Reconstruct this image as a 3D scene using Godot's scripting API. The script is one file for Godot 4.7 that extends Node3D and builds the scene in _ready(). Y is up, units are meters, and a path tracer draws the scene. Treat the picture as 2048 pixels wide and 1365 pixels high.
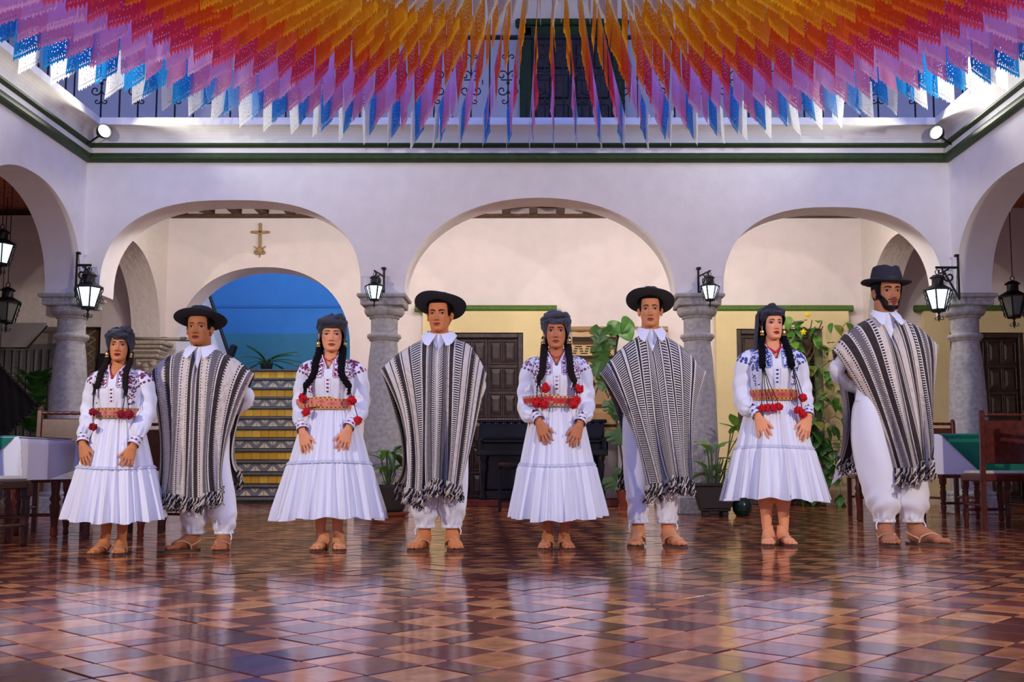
extends Node3D
# A courtyard with arcades: eight dancers stand on a tiled floor under fans of cut-paper flags.

var M := {}
var taken := {}
var rng := RandomNumberGenerator.new()


# ---------- mesh builder ----------
class MB:
	var v := PackedVector3Array()
	var n := PackedVector3Array()
	var u := PackedVector2Array()
	var c := PackedColorArray()
	var ix := PackedInt32Array()
	var col := Color.WHITE
	var pairs := PackedInt32Array()

	func vert(p: Vector3, uv := Vector2.ZERO) -> int:
		v.append(p)
		u.append(uv)
		c.append(col)
		return v.size() - 1

	func tri(a: int, b: int, d: int) -> void:   # counter-clockwise seen from outside
		ix.append(a)
		ix.append(d)
		ix.append(b)

	func quad(a: Vector3, b: Vector3, d: Vector3, e: Vector3) -> void:
		var i := v.size()
		vert(a, Vector2(0, 1))
		vert(b, Vector2(1, 1))
		vert(d, Vector2(1, 0))
		vert(e, Vector2(0, 0))
		tri(i, i + 1, i + 2)
		tri(i, i + 2, i + 3)

	# rows of points; rows run bottom to top when columns run counter-clockwise from above
	func rows(pts: PackedVector3Array, nu: int, nv: int, wrap := false, uvs := PackedVector2Array()) -> int:
		var i0 := v.size()
		var has := uvs.size() > 0
		for j in nv:
			for i in nu:
				vert(pts[j * nu + i], uvs[j * nu + i] if has else Vector2(float(i) / (nu - 1), 1.0 - float(j) / (nv - 1)))
		for j in nv - 1:
			for i in nu - 1:
				var a := i0 + j * nu + i
				tri(a, a + 1, a + nu + 1)
				tri(a, a + nu + 1, a + nu)
			if wrap:
				pairs.append(i0 + j * nu)
				pairs.append(i0 + j * nu + nu - 1)
		if wrap:
			pairs.append(i0 + (nv - 1) * nu)
			pairs.append(i0 + nv * nu - 1)
		return i0

	func box(o: Vector3, s: Vector3, b := 0.0, ba := Basis.IDENTITY) -> void:
		var h := s * 0.5
		b = minf(b, minf(h.x, minf(h.y, h.z)) * 0.9)
		if b <= 0.0:
			for ax in 3:
				for sg in [-1.0, 1.0]:
					var nn := Vector3.ZERO
					nn[ax] = sg
					var t1 := Vector3.ZERO
					t1[(ax + 1) % 3] = 1
					var t2 := Vector3.ZERO
					t2[(ax + 2) % 3] = sg
					quad(o + ba * (h * (nn - t1 - t2)), o + ba * (h * (nn + t1 - t2)), o + ba * (h * (nn + t1 + t2)), o + ba * (h * (nn - t1 + t2)))
			return
		for ax in 3:
			for sg in [-1.0, 1.0]:
				var nn := Vector3.ZERO
				nn[ax] = h[ax] * sg
				var t1 := Vector3.ZERO
				t1[(ax + 1) % 3] = h[(ax + 1) % 3] - b
				var t2 := Vector3.ZERO
				t2[(ax + 2) % 3] = (h[(ax + 2) % 3] - b) * sg
				quad(o + ba * (nn - t1 - t2), o + ba * (nn + t1 - t2), o + ba * (nn + t1 + t2), o + ba * (nn - t1 + t2))
		for ax in 3:
			var a1 := (ax + 1) % 3
			var a2 := (ax + 2) % 3
			for s1 in [-1.0, 1.0]:
				for s2 in [-1.0, 1.0]:
					var p := Vector3.ZERO
					p[a1] = h[a1] * s1
					p[a2] = (h[a2] - b) * s2
					var q := Vector3.ZERO
					q[a1] = (h[a1] - b) * s1
					q[a2] = h[a2] * s2
					var l := Vector3.ZERO
					l[ax] = h[ax] - b
					if s1 * s2 > 0:
						quad(o + ba * (p - l), o + ba * (q - l), o + ba * (q + l), o + ba * (p + l))
					else:
						quad(o + ba * (q - l), o + ba * (p - l), o + ba * (p + l), o + ba * (q + l))
		for sx in [-1.0, 1.0]:
			for sy in [-1.0, 1.0]:
				for sz in [-1.0, 1.0]:
					var i := v.size()
					vert(o + ba * Vector3(h.x * sx, (h.y - b) * sy, (h.z - b) * sz))
					vert(o + ba * Vector3((h.x - b) * sx, h.y * sy, (h.z - b) * sz))
					vert(o + ba * Vector3((h.x - b) * sx, (h.y - b) * sy, h.z * sz))
					if sx * sy * sz > 0:
						tri(i, i + 1, i + 2)
					else:
						tri(i, i + 2, i + 1)

	# profile (radius, height) from bottom to top, turned about y
	func lathe(prof: PackedVector2Array, seg := 24, xf := Transform3D.IDENTITY, sx := 1.0, sz := 1.0) -> void:
		var pts := PackedVector3Array()
		for p in prof:
			for i in seg + 1:
				var a := TAU * i / seg
				pts.append(xf * Vector3(p.x * sin(a) * sx, p.y, p.x * cos(a) * sz))
		rows(pts, seg + 1, prof.size(), true)

	# the same, with sharp edges between the listed runs
	func lathe_hard(prof: PackedVector2Array, seg := 24, xf := Transform3D.IDENTITY) -> void:
		for k in prof.size() - 1:
			lathe(PackedVector2Array([prof[k], prof[k + 1]]), seg, xf)

	func ball(o: Vector3, r: Vector3, seg := 16, rings := 10, ba := Basis.IDENTITY) -> void:
		var pts := PackedVector3Array()
		for j in rings + 1:
			var b := PI * j / rings - PI / 2
			for i in seg + 1:
				var a := TAU * i / seg
				pts.append(o + ba * Vector3(r.x * cos(b) * sin(a), r.y * sin(b), r.z * cos(b) * cos(a)))
		rows(pts, seg + 1, rings + 1, true)

	func tube(path: PackedVector3Array, rad: PackedFloat32Array, seg := 10, caps := true, sx := 1.0, up := Vector3.ZERO) -> void:
		var m := path.size()
		var pts := PackedVector3Array()
		var side := Vector3.ZERO
		for k in m:
			var t := (path[mini(k + 1, m - 1)] - path[maxi(k - 1, 0)]).normalized()
			if k == 0:
				var r := up if up != Vector3.ZERO else (Vector3.UP if absf(t.y) < 0.9 else Vector3.RIGHT)
				side = r.cross(t).normalized()
			else:
				side = (side - t * side.dot(t)).normalized()
			var w := t.cross(side)
			var q := rad[mini(k, rad.size() - 1)]
			if k == 0 and caps:
				for i in seg + 1:
					pts.append(path[k])
			for i in seg + 1:
				var a := TAU * i / seg
				pts.append(path[k] + side * cos(a) * q * sx + w * sin(a) * q)
			if k == m - 1 and caps:
				for i in seg + 1:
					pts.append(path[k])
		rows(pts, seg + 1, pts.size() / (seg + 1), true)

	func bar(a: Vector3, b: Vector3, r: float, seg := 8) -> void:
		tube(PackedVector3Array([a, b]), PackedFloat32Array([r]), seg)

	# outline in x,y (counter-clockwise), pulled along z from 0 to depth
	func prism(poly: PackedVector2Array, depth: float, xf := Transform3D.IDENTITY, smooth_deg := 32.0) -> void:
		var t := Geometry2D.triangulate_polygon(poly)
		var k := poly.size()
		for side in 2:
			var z := depth if side == 0 else 0.0
			var i0 := v.size()
			for p in poly:
				vert(xf * Vector3(p.x, p.y, z), p)
			for i in range(0, t.size(), 3):
				var a := poly[t[i]]
				var b := poly[t[i + 1]]
				var d := poly[t[i + 2]]
				var ccw := (b - a).cross(d - a) > 0
				if ccw == (side == 0):
					tri(i0 + t[i], i0 + t[i + 1], i0 + t[i + 2])
				else:
					tri(i0 + t[i], i0 + t[i + 2], i0 + t[i + 1])
		var last := -1
		var lim := cos(deg_to_rad(smooth_deg))
		var first := -1
		for i in k:
			var p0 := poly[(i + k - 1) % k]
			var p1 := poly[i]
			var p2 := poly[(i + 1) % k]
			var soft := (p1 - p0).normalized().dot((p2 - p1).normalized()) > lim
			var a := last
			if not (soft and last >= 0):
				a = v.size()
				vert(xf * Vector3(p1.x, p1.y, 0), p1)
				vert(xf * Vector3(p1.x, p1.y, depth), p1)
			if i == 0:
				first = a
			var b := v.size()
			vert(xf * Vector3(p2.x, p2.y, 0), p2)
			vert(xf * Vector3(p2.x, p2.y, depth), p2)
			tri(a, b, b + 1)
			tri(a, b + 1, a + 1)
			last = b

	func add(o: MB, xf: Transform3D, tint := Color(-1, 0, 0)) -> void:
		var i0 := v.size()
		for p in o.v:
			v.append(xf * p)
		u.append_array(o.u)
		if tint.r < 0:
			c.append_array(o.c)
		else:
			for k in o.v.size():
				c.append(tint)
		var flip := xf.basis.determinant() < 0
		for k in range(0, o.ix.size(), 3):
			ix.append(i0 + o.ix[k])
			ix.append(i0 + o.ix[k + (2 if flip else 1)])
			ix.append(i0 + o.ix[k + (1 if flip else 2)])
		for k in o.pairs:
			pairs.append(i0 + k)

	func done() -> ArrayMesh:
		n.resize(v.size())
		n.fill(Vector3.ZERO)
		for k in range(0, ix.size(), 3):
			var a := ix[k]
			var b := ix[k + 1]
			var d := ix[k + 2]
			var f := (v[d] - v[a]).cross(v[b] - v[a])
			n[a] += f
			n[b] += f
			n[d] += f
		for k in range(0, pairs.size(), 2):
			var s := n[pairs[k]] + n[pairs[k + 1]]
			n[pairs[k]] = s
			n[pairs[k + 1]] = s
		for k in n.size():
			n[k] = n[k].normalized() if n[k].length_squared() > 1e-24 else Vector3.UP
		var arr := []
		arr.resize(Mesh.ARRAY_MAX)
		arr[Mesh.ARRAY_VERTEX] = v
		arr[Mesh.ARRAY_NORMAL] = n
		arr[Mesh.ARRAY_TEX_UV] = u
		arr[Mesh.ARRAY_COLOR] = c
		arr[Mesh.ARRAY_INDEX] = ix
		var m := ArrayMesh.new()
		m.add_surface_from_arrays(Mesh.PRIMITIVE_TRIANGLES, arr)
		return m


# ---------- distance field on a grid, meshed as surface nets ----------
class Field:
	var o: Vector3
	var h: float
	var nx: int
	var ny: int
	var nz: int
	var d := PackedFloat32Array()

	func _init(lo: Vector3, hi: Vector3, cell: float) -> void:
		o = lo
		h = cell
		nx = int((hi.x - lo.x) / cell) + 2
		ny = int((hi.y - lo.y) / cell) + 2
		nz = int((hi.z - lo.z) / cell) + 2
		d.resize(nx * ny * nz)
		d.fill(1.0)

	# tapered capsule, flattened along z by fz, joined with a soft minimum of width k
	func bone(a: Vector3, b: Vector3, ra: float, rb: float, k := 0.02, fz := 1.0) -> void:
		var m := maxf(ra, rb) + k + 2.5 * h
		var lo := (a.min(b) - Vector3(m, m, m) - o) / h
		var hi := (a.max(b) + Vector3(m, m, m) - o) / h
		var ab := b - a
		ab.z /= fz
		var l2 := maxf(ab.length_squared(), 1e-9)
		var i0 := maxi(0, int(lo.x))
		var i1 := mini(nx - 1, int(hi.x) + 1)
		for kz in range(maxi(0, int(lo.z)), mini(nz, int(hi.z) + 2)):
			for ky in range(maxi(0, int(lo.y)), mini(ny, int(hi.y) + 2)):
				var at := (kz * ny + ky) * nx
				var q := Vector3(o.x - a.x, o.y + ky * h - a.y, (o.z + kz * h - a.z) / fz)
				for kx in range(i0, i1 + 1):
					var p := Vector3(q.x + kx * h, q.y, q.z)
					var t := clampf(p.dot(ab) / l2, 0.0, 1.0)
					var e := (p - ab * t).length() - lerpf(ra, rb, t)
					var w := d[at + kx]
					var g := k - absf(w - e)
					d[at + kx] = minf(w, e) - (g * g * 0.25 / k if g > 0.0 else 0.0)

	func mesh(mb: MB, xf := Transform3D.IDENTITY) -> void:
		var id := PackedInt32Array()
		id.resize(d.size())
		id.fill(-1)
		var sx := 1
		var sy := nx
		var sz := nx * ny
		var off: Array[int] = [0, sx, sy, sx + sy, sz, sz + sx, sz + sy, sx + sy + sz]
		var lim := 1.8 * h
		for z in nz - 1:
			for y in ny - 1:
				for x in nx - 1:
					var at := z * sz + y * sy + x
					if absf(d[at]) > lim:
						continue
					var inside := 0
					for q in off:
						if d[at + q] < 0.0:
							inside += 1
					if inside == 0 or inside == 8:
						continue
					var s := Vector3.ZERO
					var cnt := 0
					for c1 in 8:
						for ax in 3:
							var bit := 1 << ax
							if c1 & bit:
								continue
							var da := d[at + off[c1]]
							var db := d[at + off[c1 | bit]]
							if (da < 0.0) == (db < 0.0):
								continue
							var p := Vector3(c1 & 1, (c1 >> 1) & 1, (c1 >> 2) & 1)
							p[ax] += da / (da - db)
							s += p
							cnt += 1
					id[at] = mb.vert(xf * (o + (Vector3(x, y, z) + s / cnt) * h))
		for z in range(1, nz - 1):
			for y in range(1, ny - 1):
				for x in range(1, nx - 1):
					var at := z * sz + y * sy + x
					var s := d[at]
					if absf(s) > lim:
						continue
					for ax in 3:
						var st: int = [sx, sy, sz][ax]
						var e := d[at + st]
						if (s < 0.0) == (e < 0.0):
							continue
						var p: int = [sy, sz, sx][ax]
						var q: int = [sz, sx, sy][ax]
						var a := id[at - p - q]
						var b := id[at - q]
						var c1 := id[at]
						var f := id[at - p]
						if a < 0 or b < 0 or c1 < 0 or f < 0:
							continue
						if s < 0.0:
							mb.tri(a, b, c1)
							mb.tri(a, c1, f)
						else:
							mb.tri(a, c1, b)
							mb.tri(a, f, c1)


# ---------- scene tree helpers ----------
func numbered(called: String) -> String:
	var k: int = taken.get(called, -1) + 1
	taken[called] = k
	return called if k == 0 else "%s_%03d" % [called, k]


func tag(o: Node3D, label: String, category: String, group := "") -> Node3D:
	if label:
		o.set_meta("label", label)
	if category:
		o.set_meta("category", category)
	if group:
		o.set_meta("group", group)
	return o


func thing(called: String, label: String, category: String, at := Vector3.ZERO, turn := 0.0, group := "") -> Node3D:
	var o := Node3D.new()
	o.name = numbered(called)
	add_child(o, true)
	o.position = at
	o.rotation.y = turn
	tag(o, label, category, group)
	return o


func obj(called: String, m: Variant, mat: Material, parent: Node3D = self) -> MeshInstance3D:
	var o := MeshInstance3D.new()
	o.name = numbered(called) if parent == self else called
	o.mesh = m.done() if m is MB else m
	o.material_override = mat
	parent.add_child(o, true)
	return o


func struct(called: String, m: Variant, mat: Material, label := "") -> MeshInstance3D:
	var o := obj(called, m, mat)
	o.set_meta("kind", "structure")
	if label:
		o.set_meta("label", label)
	return o


func stuff(o: Node3D) -> Node3D:
	o.set_meta("kind", "stuff")
	return o


func dup(src: Node3D, called: String, label: String, at: Vector3, turn := 0.0) -> Node3D:
	var r: Node3D = src.duplicate()
	r.name = numbered(called)
	add_child(r, true)
	r.position = at
	r.rotation.y = turn
	r.set_meta("label", label)
	return r


func V(x: float, y: float, z := 0.0) -> Vector3:
	return Vector3(x, y, z)


func pva(a: Array) -> PackedVector3Array:
	return PackedVector3Array(a)


func pfa(a: Array) -> PackedFloat32Array:
	return PackedFloat32Array(a)


func spline(keys: Array, t: float) -> Vector3:   # Catmull-Rom through the keys, t 0..1
	var k := keys.size() - 1
	var f := clampf(t, 0, 1) * k
	var i := mini(int(f), k - 1)
	var a: Vector3 = keys[maxi(i - 1, 0)]
	var b: Vector3 = keys[i]
	var c: Vector3 = keys[i + 1]
	var d: Vector3 = keys[mini(i + 2, k)]
	return b.cubic_interpolate(c, a, d, f - i)


func curve(keys: Array, n: int) -> PackedVector3Array:
	var r := PackedVector3Array()
	for i in n + 1:
		r.append(spline(keys, float(i) / n))
	return r


func lut(keys: Array, x: float) -> float:   # piecewise smooth table of [x, y]
	if x <= keys[0][0]:
		return keys[0][1]
	for i in keys.size() - 1:
		if x <= keys[i + 1][0]:
			var x0: float = keys[i][0]
			var x1: float = keys[i + 1][0]
			var a: Array = keys[maxi(i - 1, 0)]
			var d: Array = keys[mini(i + 2, keys.size() - 1)]
			return cubic_interpolate_in_time(keys[i][1], keys[i + 1][1], a[1], d[1], (x - x0) / (x1 - x0), 1.0, float(a[0] - x0) / (x1 - x0), float(d[0] - x0) / (x1 - x0)) if a[0] < x0 and d[0] > x1 else lerpf(keys[i][1], keys[i + 1][1], (x - x0) / (x1 - x0))
	return keys[-1][1]


func gs(x: float, s: float) -> float:
	return exp(-x * x / (s * s))


func rgb(r: float, g: float, b: float) -> Color:
	return Color(r / 255.0, g / 255.0, b / 255.0)


# ---------- materials ----------
func noise_tex(freq: float, seed_: int, lo: Color, hi: Color, size := 512, oct := 4) -> NoiseTexture2D:
	var f := FastNoiseLite.new()
	f.seed = seed_
	f.frequency = freq
	f.fractal_octaves = oct
	var t := NoiseTexture2D.new()
	t.width = size
	t.height = size
	t.seamless = true
	t.noise = f
	var g := Gradient.new()
	g.set_color(0, lo)
	g.set_color(1, hi)
	t.color_ramp = g
	return t


func bump_tex(freq: float, seed_: int, strength := 4.0, size := 512) -> NoiseTexture2D:
	var t := noise_tex(freq, seed_, Color.BLACK, Color.WHITE, size)
	t.color_ramp = null
	t.as_normal_map = true
	t.bump_strength = strength
	return t


func mat(called: String, col: Color, rough := 0.8, metal := 0.0) -> StandardMaterial3D:
	var m := StandardMaterial3D.new()
	m.resource_name = called
	m.albedo_color = col
	m.roughness = rough
	m.metallic = metal
	M[called] = m
	return m


func tri_map(m: StandardMaterial3D, tex: Texture2D, scale: float, nrm: Texture2D = null, nscale := 0.4) -> StandardMaterial3D:
	if tex:
		m.albedo_texture = tex
	m.uv1_triplanar = true
	m.uv1_world_triplanar = true
	m.uv1_scale = Vector3.ONE * scale
	if nrm:
		m.normal_enabled = true
		m.normal_texture = nrm
		m.normal_scale = nscale
	return m


func cloth(called: String, col: Color) -> StandardMaterial3D:
	var m := mat(called, col, 0.85)
	m.cull_mode = BaseMaterial3D.CULL_DISABLED
	m.rim_enabled = true
	m.rim = 0.25
	return m


func img_tex(im: Image) -> ImageTexture:
	im.generate_mipmaps()
	return ImageTexture.create_from_image(im)


func _ready() -> void:
	rng.seed = 7
	# camera: a low tripod, lens tilted a little upwards
	var cam := Camera3D.new()
	cam.name = "camera"
	add_child(cam)
	cam.position = V(0, 0.56, 0)
	cam.rotation_degrees.x = 5.4
	cam.projection = Camera3D.PROJECTION_FRUSTUM
	cam.keep_aspect = Camera3D.KEEP_HEIGHT
	cam.near = 0.1
	cam.far = 200.0
	cam.size = 0.1 * 1365.0 / 2100.0
	cam.frustum_offset = Vector2(-0.1 * 44.0 / 2100.0, 0.1 * 57.0 / 2100.0)
	cam.current = true
	# dusk sky
	var env := Environment.new()
	var sky := ProceduralSkyMaterial.new()
	sky.sky_top_color = rgb(116, 140, 232)
	sky.sky_horizon_color = rgb(164, 170, 222)
	sky.sky_curve = 0.2
	sky.ground_bottom_color = rgb(60, 50, 52)
	sky.ground_horizon_color = rgb(120, 110, 125)
	sky.sky_energy_multiplier = 1.28
	env.background_mode = Environment.BG_SKY
	env.sky = Sky.new()
	env.sky.sky_material = sky
	env.tonemap_mode = Environment.TONE_MAPPER_LINEAR
	env.tonemap_exposure = 0.93
	env.sdfgi_enabled = true
	env.ssao_enabled = true
	env.ssil_enabled = true
	var we := WorldEnvironment.new()
	we.name = "environment"
	we.environment = env
	add_child(we)
	materials()
	courtyard()
	fittings()
	garlands()
	stairwell()
	furniture()
	plants()
	people()


func materials() -> void:
	var plaster := noise_tex(0.012, 3, rgb(237, 235, 234), rgb(246, 244, 243))
	var plaster_n := bump_tex(0.03, 4, 3.0)
	tri_map(mat("white_plaster", Color.WHITE, 0.9), plaster, 0.45, plaster_n, 0.12)
	tri_map(mat("cream_plaster", rgb(246, 240, 240), 0.9), plaster, 0.4, plaster_n, 0.12)
	tri_map(mat("rough_plaster", rgb(240, 234, 228), 0.95), plaster, 1.1, bump_tex(0.015, 9, 8.0), 0.5)
	tri_map(mat("yellow_plaster", rgb(240, 226, 172), 0.9), plaster, 0.4, plaster_n, 0.14)
	tri_map(mat("green_paint", rgb(86, 122, 40), 0.6), noise_tex(0.02, 5, rgb(190, 190, 190), Color.WHITE), 0.8)
	tri_map(mat("dark_green_paint", rgb(52, 82, 34), 0.6), noise_tex(0.02, 5, rgb(190, 190, 190), Color.WHITE), 0.8)
	tri_map(mat("stone", rgb(200, 200, 202), 0.85), noise_tex(0.03, 6, rgb(190, 188, 184), rgb(255, 255, 252)), 0.9, bump_tex(0.06, 7, 4.0), 0.5)
	tri_map(mat("corbel_stone", rgb(206, 198, 180), 0.9), noise_tex(0.03, 6, rgb(190, 188, 184), rgb(255, 255, 252)), 0.9, bump_tex(0.06, 7, 4.0), 0.5)
	tri_map(mat("blue_plaster", rgb(72, 146, 210), 0.85), plaster, 0.4, plaster_n, 0.14)
	tri_map(mat("teal_plaster", rgb(70, 140, 160), 0.85), plaster, 0.4, plaster_n, 0.14)
	mat("dark_blue_paint", rgb(60, 120, 178), 0.85)
	var grain := noise_tex(0.02, 11, rgb(150, 150, 150), Color.WHITE)
	tri_map(mat("beam_wood", rgb(104, 70, 50), 0.8), grain, 0.7)
	tri_map(mat("roof_clay", rgb(206, 122, 84), 0.9), grain, 1.2)
	tri_map(mat("door_wood", rgb(78, 62, 64), 0.45), grain, 0.8)
	tri_map(mat("old_door_wood", rgb(70, 48, 36), 0.5), grain, 0.8)
	tri_map(mat("chair_wood", rgb(112, 40, 22), 0.28), noise_tex(0.03, 14, rgb(150, 140, 140), Color.WHITE), 0.9)
	tri_map(mat("dark_chair_wood", rgb(66, 26, 18), 0.28), noise_tex(0.03, 14, rgb(150, 140, 140), Color.WHITE), 0.9)
	mat("seat_leather", rgb(206, 196, 176), 0.6)
	mat("iron", rgb(26, 27, 30), 0.45, 0.4)
	mat("iron_dark", rgb(16, 18, 18), 0.5, 0.3)
	mat("steel_pipe", rgb(150, 142, 132), 0.4, 0.6)
	tri_map(mat("gilt_wood", rgb(196, 160, 104), 0.5), grain, 4.0)
	tri_map(mat("grout", rgb(168, 134, 122), 0.32), noise_tex(0.05, 21, rgb(160, 160, 160), Color.WHITE), 1.5)
	for k in 4:
		var n1 := noise_tex(0.02, 30 + k, rgb(186, 176, 170), Color.WHITE)
		var d: Color = [rgb(130, 64, 50), rgb(112, 56, 46), rgb(142, 72, 56), rgb(122, 66, 54)][k]
		var l: Color = [rgb(228, 146, 88), rgb(212, 130, 82), rgb(234, 160, 100), rgb(198, 120, 84)][k]
		var bn := bump_tex(0.012, 40 + k, 2.0)
		for e in [["dark_tile_%d" % k, d], ["light_tile_%d" % k, l]]:
			var m := tri_map(mat(e[0], e[1], 0.12), n1, 0.8, bn, 0.1)
			m.metallic_specular = 0.6
	var tm := tri_map(mat("far_tiles", Color.WHITE, 0.12), noise_tex(0.02, 33, rgb(186, 176, 170), Color.WHITE), 0.8, bump_tex(0.012, 44, 2.0), 0.1)
	tm.metallic_specular = 0.6
	tm.vertex_color_use_as_albedo = true
	mat("lamp_glass", rgb(225, 240, 246), 0.3)
	M.lamp_glass.emission_enabled = true
	M.lamp_glass.emission = rgb(222, 244, 255)
	M.lamp_glass.emission_energy_multiplier = 1.6
	mat("flood_glow", Color.WHITE, 0.3)
	M.flood_glow.emission_enabled = true
	M.flood_glow.emission = rgb(255, 250, 240)
	M.flood_glow.emission_energy_multiplier = 6.0
	mat("warm_glow", Color.WHITE, 0.3)
	M.warm_glow.emission_enabled = true
	M.warm_glow.emission = rgb(255, 226, 190)
	M.warm_glow.emission_energy_multiplier = 3.0
	mat("dull_glass", rgb(120, 128, 120), 0.15)


# outline of an arch opening from right spring to left spring, over the crown
func arch(cx: float, a: float, y0: float, rise: float, p: float, n := 36) -> Array:
	var r := []
	for i in n + 1:
		var t := PI * i / n
		var co := cos(t)
		r.append(Vector2(cx + a * signf(co) * pow(absf(co), 2.0 / p), y0 + rise * pow(maxf(sin(t), 0), 2.0 / p)))
	return r


# a wall with arches cut from its lower edge; spans: [centre, half span, rise, fullness]
func arcade(x0: float, x1: float, y0: float, y1: float, spans: Array) -> PackedVector2Array:
	var p := PackedVector2Array([Vector2(x0, y0)])
	for s in spans:
		var pts := arch(s[0], s[1], y0, s[2], s[3])
		pts.reverse()
		for q in pts:
			p.append(q)
	p.append(Vector2(x1, y0))
	p.append(Vector2(x1, y1))
	p.append(Vector2(x0, y1))
	return p


func column(at: Vector3, label: String) -> void:
	var t := thing("column", label, "", at)
	t.set_meta("kind", "structure")
	var m := MB.new()
	m.lathe(PackedVector2Array([Vector2(0.245, 0.28), Vector2(0.248, 0.6), Vector2(0.24, 1.0), Vector2(0.222, 1.5), Vector2(0.19, 1.95), Vector2(0.168, 2.13), Vector2(0.165, 2.17)]), 36)
	obj("shaft", m, M.stone, t)
	m = MB.new()
	m.lathe(PackedVector2Array([Vector2(0.16, 2.165), Vector2(0.185, 2.17), Vector2(0.19, 2.19)]), 36)
	m.lathe(PackedVector2Array([Vector2(0.188, 2.19), Vector2(0.208, 2.2), Vector2(0.218, 2.225), Vector2(0.208, 2.25), Vector2(0.17, 2.262)]), 36)
	obj("ring", m, M.stone, t)
	m = MB.new()
	m.lathe(PackedVector2Array([Vector2(0.168, 2.26), Vector2(0.17, 2.45)]), 36)
	m.lathe(PackedVector2Array([Vector2(0.17, 2.45), Vector2(0.19, 2.452), Vector2(0.19, 2.475), Vector2(0.2, 2.478)]), 36)
	m.lathe(PackedVector2Array([Vector2(0.19, 2.477), Vector2(0.225, 2.488), Vector2(0.25, 2.525), Vector2(0.255, 2.56), Vector2(0.24, 2.597)]), 36)
	obj("capital", m, M.stone, t)
	m = MB.new()
	m.box(V(0, 2.645, 0), V(0.54, 0.1, 0.54), 0.012)
	m.box(V(0, 2.715, 0), V(0.62, 0.05, 0.62), 0.014)
	obj("abacus", m, M.stone, t)
	m = MB.new()
	m.box(V(0, 0.11, 0), V(0.6, 0.22, 0.6), 0.015)
	m.lathe(PackedVector2Array([Vector2(0.29, 0.215), Vector2(0.305, 0.24), Vector2(0.29, 0.27), Vector2(0.245, 0.285)]), 36)
	obj("base", m, M.stone, t)


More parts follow.
